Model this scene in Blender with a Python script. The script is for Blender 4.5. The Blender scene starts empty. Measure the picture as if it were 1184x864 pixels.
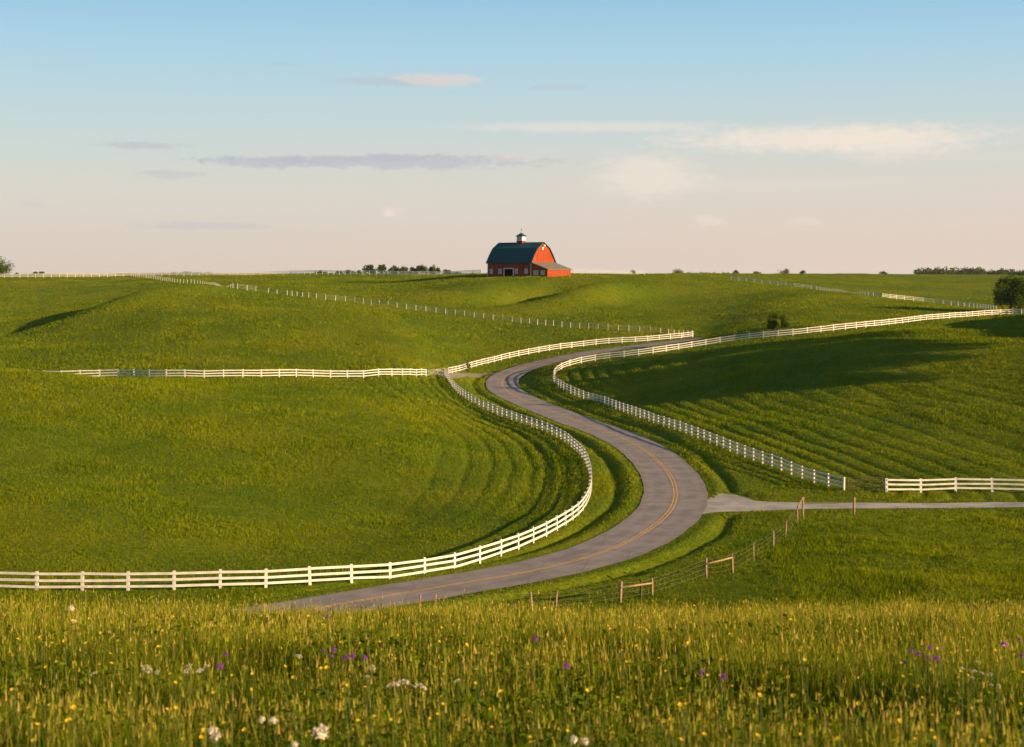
import bpy, math, random
import numpy as np
R = math.radians
random.seed(7)
rng = np.random.default_rng(11)
C = bpy.context.scene.collection
SC = bpy.context.scene

# ------------------------------------------------------------------ camera
F, UC, VH, W0, H0 = 1878.0, 592.0, 322.0, 1184.0, 864.0     # lens in photo pixels, centre column, eye-level row
cam_d = bpy.data.cameras.new('camera'); cam = bpy.data.objects.new('camera', cam_d); C.objects.link(cam)
cam.location = (0, 0, 0); cam.rotation_euler = (R(90), 0, 0)
cam_d.sensor_width = 36.0; cam_d.lens = 36.0 * F / W0
cam_d.shift_y = -(H0 / 2 - VH) / W0
cam_d.clip_start = 0.1; cam_d.clip_end = 30000
cam_d.dof.use_dof = True; cam_d.dof.focus_distance = 150; cam_d.dof.aperture_fstop = 5.6
SC.camera = cam

# ------------------------------------------------------------------ light
SUN_EL, SUN_AZ = R(13.2), R(113)          # azimuth clockwise from +Y: low on the right, a little behind the camera
world = bpy.data.worlds.new('World'); SC.world = world; world.use_nodes = True
sun_d = bpy.data.lights.new('sun', 'SUN'); sun_d.energy = 5.0; sun_d.angle = R(0.6); sun_d.color = (1.0, 0.68, 0.35)
sun = bpy.data.objects.new('sun', sun_d); C.objects.link(sun)
sun.rotation_euler = (R(90) - SUN_EL, 0, R(180) - SUN_AZ)
SC.view_settings.view_transform = 'Standard'; SC.view_settings.look = 'None'
SC.view_settings.exposure = 1.34; SC.view_settings.gamma = 1; SC.view_settings.use_curve_mapping = False

class NT:
    def __init__(s, nt): s.nt = nt; s.n = nt.nodes; s.l = nt.links
    def link(s, a, b):
        if isinstance(a, (int, float)): b.default_value = a
        elif isinstance(a, (tuple, list)): b.default_value = tuple(a) + ((1,) if len(a) == 3 and len(b.default_value) == 4 else ())
        else: s.l.new(a, b)
    def math(s, op, a, b=0.0, c=None, clamp=False):
        m = s.n.new('ShaderNodeMath'); m.operation = op; m.use_clamp = clamp
        s.link(a, m.inputs[0]); s.link(b, m.inputs[1])
        if c is not None: s.link(c, m.inputs[2])
        return m.outputs[0]
    def mix(s, f, a, b, mode='MIX'):
        m = s.n.new('ShaderNodeMix'); m.data_type = 'RGBA'; m.blend_type = mode
        s.link(f, m.inputs[0]); s.link(a, m.inputs[6]); s.link(b, m.inputs[7]); return m.outputs[2]
    def ramp(s, f, stops, interp='LINEAR'):
        r = s.n.new('ShaderNodeValToRGB'); r.color_ramp.interpolation = interp; e = r.color_ramp.elements
        while len(e) < len(stops): e.new(0.5)
        for k, (p, c) in enumerate(stops):
            e[k].position = p; e[k].color = (c if len(c) == 4 else tuple(c) + (1,)) if isinstance(c, (tuple, list)) else (c, c, c, 1)
        s.link(f, r.inputs[0]); return r.outputs[0]
    def noise(s, vec, scale, detail=3, rough=0.55, dist=0.0):
        t = s.n.new('ShaderNodeTexNoise'); t.inputs['Scale'].default_value = scale; t.inputs['Detail'].default_value = detail
        t.inputs['Roughness'].default_value = rough; t.inputs['Distortion'].default_value = dist
        if vec is not None: s.l.new(vec, t.inputs['Vector'])
        return t.outputs[0]
    def mapping(s, vec, scale=(1, 1, 1), rot=(0, 0, 0), loc=(0, 0, 0)):
        m = s.n.new('ShaderNodeMapping'); s.l.new(vec, m.inputs[0])
        m.inputs[1].default_value = loc; m.inputs[2].default_value = rot; m.inputs[3].default_value = scale; return m.outputs[0]
    def smooth(s, x, a, b):
        m = s.n.new('ShaderNodeMapRange'); m.interpolation_type = 'SMOOTHSTEP'; s.link(x, m.inputs[0])
        for k, v in enumerate((a, b, 0.0, 1.0)): m.inputs[k + 1].default_value = v
        return m.outputs[0]

# sky: Nishita graded towards the pale evening sky, thin clouds placed by azimuth and elevation
def build_world():
    g = NT(world.node_tree); g.n.clear()
    out = g.n.new('ShaderNodeOutputWorld'); bg = g.n.new('ShaderNodeBackground'); g.l.new(bg.outputs[0], out.inputs[0])
    tc = g.n.new('ShaderNodeTexCoord')
    sep = g.n.new('ShaderNodeSeparateXYZ'); g.l.new(tc.outputs['Generated'], sep.inputs[0])
    x, y, z = sep.outputs
    el = g.math('ARCSINE', z); az = g.math('ARCTAN2', x, y)
    sky = g.n.new('ShaderNodeTexSky'); sky.sky_type = 'NISHITA'; sky.sun_disc = False
    sky.sun_elevation = SUN_EL; sky.sun_rotation = SUN_AZ; sky.air_density = 1.0; sky.dust_density = 1.2; sky.ozone_density = 1.5
    grad = g.ramp(g.math('MULTIPLY', el, 1 / R(12.0)), [
        (0.0, (6.7, 5.6, 4.85)), (0.10, (6.7, 5.8, 5.1)), (0.27, (6.4, 6.2, 5.6)), (0.45, (5.2, 6.3, 6.4)),
        (0.66, (3.9, 6.0, 7.2)), (0.84, (2.75, 5.2, 7.1)), (1.0, (2.2, 4.7, 7.0))])
    high = g.smooth(el, R(14), R(55))
    grad = g.mix(high, grad, sky.outputs[0])
    col = g.mix(0.90, sky.outputs[0], grad)
    # the photo's horizon is a little rosier on the right and bluer on the left
    # (real: nearer to the sun)
    tw = g.smooth(az, R(-18), R(18)); low = g.math('SUBTRACT', 1.0, g.smooth(el, R(0.5), R(8)))
    col = g.mix(g.math('MULTIPLY', g.math('MULTIPLY', tw, low), 0.35), col, (7.4, 5.75, 4.9))
    comb = g.n.new('ShaderNodeCombineXYZ'); g.link(g.math('MULTIPLY', az, 60), comb.inputs[0]); g.link(g.math('MULTIPLY', el, 190), comb.inputs[1])
    n1 = g.noise(comb.outputs[0], 1.0, 6, 0.6, 0.4)
    comb2 = g.n.new('ShaderNodeCombineXYZ'); g.link(g.math('MULTIPLY', az, 210), comb2.inputs[0]); g.link(g.math('MULTIPLY', el, 420), comb2.inputs[1])
    n2 = g.noise(comb2.outputs[0], 1.0, 4, 0.6)
    nn = g.math('ADD', g.math('MULTIPLY', g.math('SUBTRACT', n1, 0.5), 1.5), g.math('MULTIPLY', g.math('SUBTRACT', n2, 0.5), 0.9))
    GREY, PINK, WARM = (4.3, 4.4, 5.0), (7.2, 5.9, 5.4), (8.0, 7.0, 6.0)
    clouds = [  # u, v, radius u, radius v, strength, colour
        (440, 187, 235, 11, 0.62, GREY), (300, 189, 80, 8, 0.50, GREY), (430, 183, 120, 6, .45, GREY),
        (455, 95, 90, 9, 0.35, GREY), (505, 93, 62, 9, 0.60, PINK), (595, 183, 38, 5, 0.35, PINK),
        (163, 172, 60, 6, 0.45, GREY), (200, 204, 48, 7, 0.35, GREY), (232, 262, 95, 6, 0.30, GREY), (35, 240, 20, 6, .2, GREY),
        (455, 243, 17, 10, 0.55, PINK), (449, 246, 9, 7, .4, WARM), (325, 77, 30, 5, 0.2, GREY), (645, 101, 50, 5, 0.22, GREY),
        (820, 256, 25, 8, 0.4, WARM), (930, 257, 26, 6, 0.25, WARM)]
    veils = [(960, 163, 200, 17, 0.85, WARM), (690, 147, 170, 7, 0.45, WARM), (750, 204, 70, 30, 0.60, WARM), (900, 216, 160, 12, .15, WARM),
             (1100, 186, 120, 8, .12, WARM), (1030, 170, 90, 22, .45, WARM)]
    for k, (u, v, ru, rv, s, c) in enumerate(clouds + veils):
        a0, e0 = math.atan((u - UC) / F), math.atan((VH - v) / F)
        da = g.math('MULTIPLY', g.math('SUBTRACT', az, a0), F / ru); de = g.math('MULTIPLY', g.math('SUBTRACT', el, e0), F / rv)
        r = g.math('SQRT', g.math('ADD', g.math('MULTIPLY', da, da), g.math('MULTIPLY', de, de)))
        soft = k >= len(clouds)
        r = g.math('ADD', r, g.math('MULTIPLY', nn, 0.75 if soft else 1.0))
        m = g.math('SUBTRACT', 1.0, g.smooth(r, 0.25 if soft else 0.45, 1.25 if soft else 1.0))
        m = g.math('MULTIPLY', m, s)
        if c is GREY:    # sunlit tops
            c2 = g.mix(g.smooth(g.math('ADD', de, nn), 0.25, 0.9), GREY, (6.2, 5.6, 5.5))
        else: c2 = c
        col = g.mix(m, col, c2)
    g.l.new(col, bg.inputs[0]); bg.inputs[1].default_value = 0.0445
build_world()

# ------------------------------------------------------------------ helpers
def tag(o, label=None, cat=None, group=None, kind=None):
    for k, v in (('label', label), ('category', cat), ('group', group), ('kind', kind)):
        if v: o[k] = v
    return o
def empty(name, loc=(0, 0, 0), rz=0, **kw):
    o = bpy.data.objects.new(name, None); C.objects.link(o); o.location = loc; o.rotation_euler = (0, 0, rz)
    o.empty_display_size = 0.3; return tag(o, **kw)
def link(name, me, parent=None, loc=(0, 0, 0), rot=(0, 0, 0), mat=None):
    o = bpy.data.objects.new(name, me); C.objects.link(o); o.location = loc; o.rotation_euler = rot
    if parent: o.parent = parent
    if mat and not me.materials: me.materials.append(mat)
    return o
class MB:
    def __init__(s): s.v = []; s.f = []
    def add(s, vs, fs):
        b = len(s.v); s.v += [tuple(p) for p in vs]; s.f += [tuple(i + b for i in q) for q in fs]; return s
    def hexa(s, p):   # 8 points: bottom 4 ccw, top 4 ccw
        return s.add(p, [(3, 2, 1, 0), (4, 5, 6, 7), (0, 1, 5, 4), (1, 2, 6, 5), (2, 3, 7, 6), (3, 0, 4, 7)])
    def box(s, x0, x1, y0, y1, z0, z1):
        return s.hexa([(x0, y0, z0), (x1, y0, z0), (x1, y1, z0), (x0, y1, z0), (x0, y0, z1), (x1, y0, z1), (x1, y1, z1), (x0, y1, z1)])
    def board(s, a, b, h, t):   # board from a to b (3D), height h along z, thickness t across
        a = np.array(a, float); b = np.array(b, float); d = b - a; n = np.array((-d[1], d[0], 0)); n = n / (np.linalg.norm(n) + 1e-9) * t / 2
        up = np.array((0, 0, h / 2))
        return s.hexa([a - n - up, b - n - up, b + n - up, a + n - up, a - n + up, b - n + up, b + n + up, a + n + up])
    def tube(s, pts, rad, n=6, cap=True):
        pts = [np.array(p, float) for p in pts]; rings = []
        for i, p in enumerate(pts):
            d = pts[min(i + 1, len(pts) - 1)] - pts[max(i - 1, 0)]; d /= np.linalg.norm(d) + 1e-9
            a = np.cross(d, (0.3, 0.9, 0.1) if abs(d[2]) > .8 else (0, 0, 1)); a /= np.linalg.norm(a); b = np.cross(d, a)
            r = rad[i] if isinstance(rad, (list, tuple)) else rad
            rings.append([p + r * (math.cos(2 * math.pi * k / n) * a + math.sin(2 * math.pi * k / n) * b) for k in range(n)])
        vs = [q for r_ in rings for q in r_]
        fs = [(i * n + k, i * n + (k + 1) % n, (i + 1) * n + (k + 1) % n, (i + 1) * n + k) for i in range(len(pts) - 1) for k in range(n)]
        if cap: fs += [tuple(range(n))[::-1], tuple((len(pts) - 1) * n + k for k in range(n))]
        return s.add(vs, fs)
    def mesh(s, name, smooth=False):
        me = bpy.data.meshes.new(name); me.from_pydata(s.v, [], s.f); me.update()
        if smooth: me.polygons.foreach_set('use_smooth', [True] * len(me.polygons))
        return me
    def build(s, name, mat, parent=None, loc=(0, 0, 0), rot=(0, 0, 0), smooth=False):
        return link(name, s.mesh(name, smooth), parent, loc, rot, mat)
def np_mesh(name, verts, quads=None, tris=None, smooth=False, attrs=None):
    me = bpy.data.meshes.new(name); me.vertices.add(len(verts)); me.vertices.foreach_set('co', np.asarray(verts, np.float32).ravel())
    parts, tot = [], []
    if quads is not None and len(quads): parts.append(quads.ravel()); tot.append(np.full(len(quads), 4, np.int32))
    if tris is not None and len(tris): parts.append(tris.ravel()); tot.append(np.full(len(tris), 3, np.int32))
    loops = np.concatenate(parts).astype(np.int32); tot = np.concatenate(tot)
    start = np.concatenate([[0], np.cumsum(tot)[:-1]]).astype(np.int32)
    me.loops.add(len(loops)); me.loops.foreach_set('vertex_index', loops)
    me.polygons.add(len(tot)); me.polygons.foreach_set('loop_start', start); me.polygons.foreach_set('loop_total', tot)
    if smooth: me.polygons.foreach_set('use_smooth', np.ones(len(tot), bool))
    for k, a in (attrs or {}).items():
        at = me.attributes.new(k, 'FLOAT', 'POINT'); at.data.foreach_set('value', np.asarray(a, np.float32))
    me.update(); return me

def vnoise(x, y, seed=0):
    xi = np.floor(x).astype(np.int64); yi = np.floor(y).astype(np.int64); fx = x - xi; fy = y - yi
    fx = fx * fx * (3 - 2 * fx); fy = fy * fy * (3 - 2 * fy)
    def h(a, b):
        n = (a * 374761393 + b * 668265263 + seed * 1442695041) & 0xffffffff
        n = ((n ^ (n >> 13)) * 1274126177) & 0xffffffff
        return ((n ^ (n >> 16)) & 0xffff) / 65535.0
    return (h(xi, yi) * (1 - fx) + h(xi + 1, yi) * fx) * (1 - fy) + (h(xi, yi + 1) * (1 - fx) + h(xi + 1, yi + 1) * fx) * fy * 1.0
def fbm(x, y, seed=0, o=3):
    s = 0; a = .5; t = 0
    for k in range(o): s = s + a * vnoise(x * 2 ** k + 17 * k, y * 2 ** k - 9 * k, seed + k); t += a; a *= .5
    return s / t
def sstep(a, b, x):
    t = np.clip((x - a) / (b - a), 0, 1); return t * t * (3 - 2 * t)

# ------------------------------------------------------------------ terrain: hills as profiles of height over distance along bearings
def pchip(xs, ys, x):
    xs = np.array(xs, float); ys = np.array(ys, float); h = np.diff(xs); dl = np.diff(ys) / h; m = np.zeros(len(xs))
    for i in range(1, len(xs) - 1):
        if dl[i - 1] * dl[i] > 0:
            w1 = 2 * h[i] + h[i - 1]; w2 = h[i] + 2 * h[i - 1]; m[i] = (w1 + w2) / (w1 / dl[i - 1] + w2 / dl[i])
    m[0] = dl[0]; m[-1] = dl[-1]
    i = np.clip(np.searchsorted(xs, x) - 1, 0, len(xs) - 2); t = np.clip((x - xs[i]) / h[i], 0, 1)
    return (2 * t**3 - 3 * t**2 + 1) * ys[i] + (t**3 - 2 * t**2 + t) * h[i] * m[i] + (-2 * t**3 + 3 * t**2) * ys[i + 1] + (t**3 - t**2) * h[i] * m[i + 1]
NEAR = [(2.5, -1.75), (4, -1.95), (6, -2.25), (8, -2.55), (11, -3.0), (15, -3.62), (20, -4.46), (25, -5.42), (31, -6.58), (36, -7.68), (42, -9.25), (52, -12.4), (65, -16.4), (80, -19.6), (95, -20.8)]
FAR = {   # bearing (photo column): [(distance, row)] -> height below the eye
 -1500: [(108, 690), (150, 575), (200, 480), (280, 425), (400, 380), (550, 340), (750, 322), (1000, 318)],
 -500: [(108, 687), (150, 570), (185, 490), (230, 425), (270, 415), (330, 405), (430, 374), (520, 345), (620, 322), (750, 318), (1000, 318)],
 0:    [(108, 686), (125, 634), (150, 568), (185, 492), (215, 444), (243, 421.5), (262, 430), (285, 433), (320, 412), (370, 392), (420, 377), (450, 372), (500, 351), (600, 328), (720, 319), (1000, 319)],
 80:   [(108, 686), (125, 634), (150, 569), (185, 495), (215, 450), (243, 429.5), (262, 435), (285, 430), (320, 408), (370, 380), (405, 361), (430, 360), (455, 362), (500, 350), (600, 328), (720, 319), (1000, 318.5)],
 150:  [(108, 686), (125, 635), (150, 571), (185, 500), (230, 446), (260, 436), (285, 425), (320, 405), (370, 369), (410, 346.5), (440, 349), (480, 350), (530, 338), (600, 326), (700, 319), (1000, 318)],
 235:  [(108, 686), (125, 636), (150, 575), (185, 508), (230, 454), (265, 436), (320, 402), (370, 363), (420, 338), (450, 338), (500, 334), (600, 323), (700, 318.5), (1000, 318)],
 300:  [(108, 686), (125, 637), (150, 578), (185, 513), (230, 461), (268, 437), (320, 402), (370, 365), (430, 340), (460, 338.5), (520, 331), (600, 323), (700, 318), (1000, 318)],
 450:  [(108, 687), (125, 637.5), (150, 583), (185, 525), (230, 474), (280, 436), (330, 402), (370, 376), (420, 354.5), (500, 333), (600, 321), (700, 318), (1000, 318)],
 565:  [(108, 687), (125, 637.5), (150, 585), (185, 535), (230, 493), (270, 468), (305, 451), (325, 440), (345, 421), (370, 399), (412, 369), (460, 341), (506, 320.2), (600, 318.8), (1000, 318.3)],
 625:  [(108, 687), (125, 637.5), (150, 585), (185, 535), (230, 493), (270, 468), (305, 444), (325, 428), (345, 414), (370, 398), (405, 375), (460, 344), (506, 320.4), (600, 318.8), (1000, 318.3)],
 680:  [(108, 687), (125, 637.5), (150, 585), (185, 535), (230, 493), (270, 466), (300, 438), (320, 421), (345, 409), (362, 400.5), (392, 381), (430, 361), (480, 333), (512, 319.8), (600, 318.4), (1000, 318.3)],
 800:  [(108, 687), (125, 637.5), (150, 585), (185, 531), (230, 482), (270, 445), (325, 402), (350, 397), (380, 389), (430, 364), (500, 337), (600, 320), (700, 317.8), (1000, 318)],
 920:  [(108, 687), (125, 637.5), (150, 585), (185, 525), (230, 468), (270, 419), (320, 388), (370, 369), (430, 349), (485, 333), (520, 336), (600, 331), (750, 320), (1000, 316.8)],
 1050: [(108, 687), (125, 637.5), (150, 585), (185, 520), (230, 454), (265, 402), (295, 385), (330, 376), (370, 367), (430, 352), (470, 348.5), (510, 351), (600, 342), (750, 325), (1000, 317.5)],
 1184: [(108, 687), (125, 637.5), (150, 585), (185, 510), (230, 438), (262, 391), (290, 377), (320, 370), (370, 364), (400, 361.5), (440, 360.5), (500, 357), (600, 345), (750, 328), (1000, 319)],
 1400: [(108, 687), (125, 630), (150, 560), (185, 470), (230, 385), (270, 330), (320, 315), (370, 322), (440, 345), (500, 350), (600, 345), (750, 328), (1000, 319)],  # from here rightwards: unseen hill, raised to throw shade across the field
 2700: [(108, 690), (125, 620), (150, 540), (185, 430), (230, 345), (270, 310), (320, 300), (400, 305), (500, 320), (750, 322), (1000, 319)],
}
TAIL = [(1500, 320), (2500, 321), (9000, 321.6)]
LD0, LDS, LN = math.log(2.5), 0.004, int((math.log(9000) - math.log(2.5)) / 0.004) + 1
U0, US = -1500.0, 5.0; UN = int((2700 - U0) / US) + 1
ld = LD0 + LDS * np.arange(LN); dd = np.exp(ld)
cols = sorted(FAR); prof = []
for u in cols:
    pts = [(d, VH - z * F / d) for d, z in NEAR] + FAR[u] + TAIL
    prof.append(pchip([math.log(p[0]) for p in pts], [-(p[1] - VH) * p[0] / F for p in pts], ld))
prof = np.array(prof)                                # heights
ug = U0 + US * np.arange(UN)
G = np.empty((UN, LN))
for j in range(LN): G[:, j] = pchip(cols, prof[:, j], ug)
def gsm(a, s, ax):
    k = int(3 * s) + 1; w = np.exp(-0.5 * (np.arange(-k, k + 1) / s) ** 2); w /= w.sum()
    p = np.pad(a, [(k, k) if i == ax else (0, 0) for i in range(2)], mode='edge'); o = np.zeros_like(a)
    for i, wi in enumerate(w): o += wi * (p[i:i + a.shape[0]] if ax == 0 else p[:, i:i + a.shape[1]])
    return o
G = gsm(gsm(G, 5, 0), 5, 1)
def base(x, y):
    y = np.maximum(y, 2.51); fu = np.clip((UC + F * x / y - U0) / US, 0, UN - 1.001); fl = np.clip((np.log(y) - LD0) / LDS, 0, LN - 1.001)
    i = fu.astype(int); j = fl.astype(int); a = fu - i; b = fl - j
    return (G[i, j] * (1 - a) + G[i + 1, j] * a) * (1 - b) + (G[i, j + 1] * (1 - a) + G[i + 1, j + 1] * a) * b
def hit(u, v, d0=90, d1=1200):
    """plan position where the slope seen along a bearing is met"""
    d = np.exp(np.arange(math.log(d0), math.log(d1), 0.0008)); x = (u - UC) / F * d; V = VH - F * base(x, d) / d
    k = np.where(V <= v)[0]; i = k[0] if len(k) else int(np.argmin(V))
    return np.array((x[i], d[i]))
def spline(P, step=0.5):
    P = np.array(P, float); P = np.vstack([2 * P[0] - P[1], P, 2 * P[-1] - P[-2]]); o = []
    for i in range(1, len(P) - 2):
        n = max(2, int(np.linalg.norm(P[i + 1] - P[i]) / step)); t = np.linspace(0, 1, n, endpoint=False)[:, None]
        a, b, c, d = P[i - 1:i + 3]
        o.append(.5 * (2 * b + (c - a) * t + (2 * a - 5 * b + 4 * c - d) * t**2 + (3 * b - a - 3 * c + d) * t**3))
    return np.vstack(o + [P[-2:-1]])
def resample(P, step):
    s = np.concatenate([[0], np.cumsum(np.linalg.norm(np.diff(P, axis=0), axis=1))]); n = max(1, round(s[-1] / step)); t = np.linspace(0, s[-1], n + 1)
    return np.stack([np.interp(t, s, P[:, k]) for k in range(P.shape[1])], 1)
def smooth_path(P, s):
    k = int(3 * s); w = np.exp(-0.5 * (np.arange(-k, k + 1) / s) ** 2); w /= w.sum(); o = P.copy()
    Q = np.pad(P, ((k, k), (0, 0)), mode='reflect', reflect_type='odd')
    for c in range(P.shape[1]): o[:, c] = np.convolve(Q[:, c], w, 'valid')
    return o

# --- routes (plan)
road_px = [(459, 688.5), (514, 678), (600, 665), (660, 651), (707, 637), (743, 618), (768, 600), (781, 580), (779, 558), (768, 541.5), (744, 520),
           (709, 502), (667, 487.5), (630, 473), (602, 461.5), (586, 453), (580, 444), (585, 436.5), (599, 429.5), (625, 421), (652, 415), (684, 408)]
road_c = [hit(340, 712, 92)] + [hit(u, v) for u, v in road_px] + [hit(720, 403.5, 300), hit(770, 397.5, 300), hit(815, 391.5, 300), hit(860, 385.5, 300), hit(930, 380, 300)]
road_c[0] = np.array((-19.0, 96.5))
first = [np.array((-56.0, 66.0)), np.array((-35.0, 82.0))]
road_c = smooth_path(resample(spline(first + road_c), 1.0), 4)
drive_c = resample(spline([hit(813, 582.6), hit(830, 583.3), hit(850, 584.5), hit(876, 585.6), hit(980, 585.2), hit(1090, 585.2), hit(1184, 585.2), hit(1330, 583)]), 1.5)
track_c = resample(spline([hit(576, 434.5, 200), hit(556, 434, 200), hit(534, 434.5, 200), hit(520, 435, 200), hit(506, 434, 200)]), 1.5)
f1_px = [(-60, 681), (0, 682.5), (96, 682.5), (200, 682), (287, 680.5), (357, 676), (414, 671), (463, 665), (506, 659), (544, 650), (576, 642), (606, 631), (637, 618), (655, 607),
         (669, 596), (679, 582), (683, 566), (682, 551), (675, 532), (658, 514.5), (637, 502.5), (609, 491.5), (575, 479), (547, 467), (528, 453), (518, 440), (514, 433)]
f1 = smooth_path(resample(spline([hit(u, v) for u, v in f1_px]), 1.0), 3)
f4_px = [(975.7, 568), (942, 558.5), (911, 547), (882, 536), (857, 527), (822, 513), (790, 501), (755, 489), (722, 477), (690, 465.5), (667, 458), (648, 449), (640, 440), (643, 431.5), (658, 424.5), (688, 418),
         (729, 413), (758, 409), (787, 404), (817, 399.5), (846, 395.5), (877, 392), (907, 389), (936, 386), (965, 383), (994, 380), (1020, 377), (1046, 374), (1083, 370), (1119, 366.8), (1152, 364.5), (1184, 363.4), (1215, 363)]
f4 = [hit(u, v, 120) for u, v in f4_px]
f4 = smooth_path(resample(spline(f4), 1.0), 2)

RX0, RY0, RS = -140.0, 85.0, 0.5; RNX, RNY = 600, 760
rx = RX0 + RS * np.arange(RNX); ry = RY0 + RS * np.arange(RNY); RXG, RYG = np.meshgrid(rx, ry, indexing='ij')
def dist_field(P, zs=None, step=2.0):
    idx = np.unique(np.linspace(0, len(P) - 1, max(2, int(len(P) * np.linalg.norm(P[1] - P[0]) / step))).astype(int)); A = P[idx[:-1]]; B = P[idx[1:]]
    best = np.full(RXG.shape, 1e9, np.float32); sgn = np.zeros(RXG.shape, np.float32); al = np.zeros(RXG.shape, np.float32)
    for k, (a, b) in enumerate(zip(A, B)):
        d = b - a; L = d @ d; px = RXG - a[0]; py = RYG - a[1]; t = np.clip((px * d[0] + py * d[1]) / L, 0, 1)
        q = (px - t * d[0]) ** 2 + (py - t * d[1]) ** 2; m = q < best
        best[m] = q[m]; sgn[m] = (d[0] * py - d[1] * px)[m]; al[m] = idx[k] + (t[m]) * (idx[k + 1] - idx[k])
    return np.sqrt(best), np.sign(sgn), al
rd, _, ral = dist_field(road_c); road_z = smooth_path(base(road_c[:, 0], road_c[:, 1])[:, None], 6)[:, 0]
rzf = np.interp(ral, np.arange(len(road_z)), road_z)
dr, _, dal = dist_field(drive_c); dr[dal <= 0.001] = 99.; tr, _, _ = dist_field(track_c)
drive_z = smooth_path(base(drive_c[:, 0], drive_c[:, 1])[:, None], 3)[:, 0]; dzf = np.interp(dal, np.arange(len(drive_z)), drive_z)
q1, s1, a1 = dist_field(f1); q4, s4, a4 = dist_field(f4); sd1 = q1 * s1; sd4 = q4 * s4
def rs(fld, x, y, out):
    fx = (x - RX0) / RS; fy = (y - RY0) / RS; ok = (fx >= 0) & (fx < RNX - 1.01) & (fy >= 0) & (fy < RNY - 1.01)
    fx = np.clip(fx, 0, RNX - 1.01); fy = np.clip(fy, 0, RNY - 1.01); i = fx.astype(int); j = fy.astype(int); a = fx - i; b = fy - j
    r = (fld[i, j] * (1 - a) + fld[i + 1, j] * a) * (1 - b) + (fld[i, j + 1] * (1 - a) + fld[i + 1, j + 1] * a) * b
    return np.where(ok, r, out)
HW = 3.1     # half road width
def drive_hw(al):  # driveway half width along its length
    return 1.75 + 6.0 * np.exp(-np.maximum(al * 1.5 - 1.0, 0) / 3.0)
RIDGES = [  # centre, length and width sigma, bearing of the crest, height
    (-87, 416, 36, 9, R(68), 3.0), (-105, 416, 32, 9, R(68), -2.8), (-88, 495, 24, 24, 0, .9), (4, 466, 26, 9, R(58), -3.4), (24, 466, 28, 9, R(58), 3.6)]
BUMPS = [  # x, y, sigma x, sigma y, height: low swells and hollows of the pasture
    (60, 420, 22, 26, 0.8), (-60, 150, 20, 18, 0.4), (-9.5, 34, 5, 9, .17)]
def ground(x, y):
    x = np.asarray(x, float); y = np.asarray(y, float)
    z = base(x, y)
    for bx, by, sx, sy, h in BUMPS: z = z + h * np.exp(-((x - bx) / sx) ** 2 - ((y - by) / sy) ** 2)
    for bx, by, sl, sw, an, h in RIDGES:
        c, s = math.cos(an), math.sin(an); dx, dy = x - bx, y - by; z = z + h * np.exp(-((dx * c + dy * s) / sl) ** 2 - ((-dx * s + dy * c) / sw) ** 2)
    amp = sstep(60, 110, y)
    z = z + amp * (0.35 * (fbm(x / 17, y / 17, 3, 2) - .5) + 0.16 * (fbm(x / 5, y / 6.5, 9, 2) - .5))
    z = z + (1 - amp) * (0.34 * (fbm(x / 1.9, y / 1.6, 21, 3) - .5) * sstep(4, 7, y) + .5 * (fbm(x / 7, y / 5, 23, 2) - .5) * sstep(8, 16, y))
    r = rs(rd, x, y, 99.); near_line = np.minimum(np.minimum(r, rs(q1, x, y, 99.)), rs(q4, x, y, 99.)); far_ok = sstep(3, 22, near_line) * amp * (1 - .4 * sstep(300, 400, y))
    z = z + far_ok * (2.6 * (fbm(x / 34 + 3.3, y / 46, 13, 2) - .5) + .55 * (fbm(x / 11, y / 15, 15, 2) - .5))
    rough_zone = sstep(16, 30, x) * sstep(92, 104, y) * (1 - sstep(136, 143, y)); z = z + rough_zone * .75 * (fbm(x / 5.5, y / 3.2, 71, 3) - .5)
    s1_ = rs(sd1, x, y, 99.); s4_ = rs(sd4, x, y, 99.)
    wob = 0.5 * (fbm(x / 9, y / 9, 5, 2) - .5)
    k1 = rs(a1.astype(float), x, y, 0.); along = sstep(40, 110, k1) * (1 - sstep(330, 345, k1))
    for off, dep, w in ((2.3, .26, .5), (4.2, .26, .5), (6.1, .20, .5), (8.4, .15, .4), (10.6, .13, .4), (13.2, .12, .4), (16.5, .10, .4)):
        z = z - along * dep * np.exp(-((s1_ * SIDE1 - off + wob) / w) ** 2)
    k4 = rs(a4.astype(float), x, y, 0.); al4 = 0.9 + .9 * sstep(110, 170, k4) * (1 - sstep(235, 260, k4))
    for off, dep, w in ((3.0, .20, .45), (5.4, .22, .45), (7.8, .22, .45), (10.4, .2, .5), (13.4, .18, .5), (16.6, .16, .5), (20, .14, .6), (24, .14, .6), (28, .13, .6), (32.5, .13, .6), (37, .12, .7), (41.5, .12, .7), (46, .12, .7)):
        z = z - al4 * dep * np.exp(-((s4_ * SIDE4 - off + 1.6 * wob) / w) ** 2)
    # road bed and its side ditches
    w = sstep(3.5, 6.5, r); z = rs(rzf, x, y, 0.) * (1 - w) + z * w
    z = z - 0.30 * np.exp(-((r - 5.6 + wob) / 0.6) ** 2) + 0.10 * np.exp(-((r - 4.2) / 0.5) ** 2)
    dq = rs(dr, x, y, 99.); hw = drive_hw(rs(dal.astype(float), x, y, 99.)); dq = np.where(dq > 40, 99., dq); w2 = sstep(0, 2.5, dq - hw - .4)
    z = np.where((dq < 12) & (r > 1.0), (rs(dzf, x, y, 0.) * (1 - w2) + z * w2) * sstep(1, 5, r) + z * (1 - sstep(1, 5, r)), z)
    return z
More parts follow.
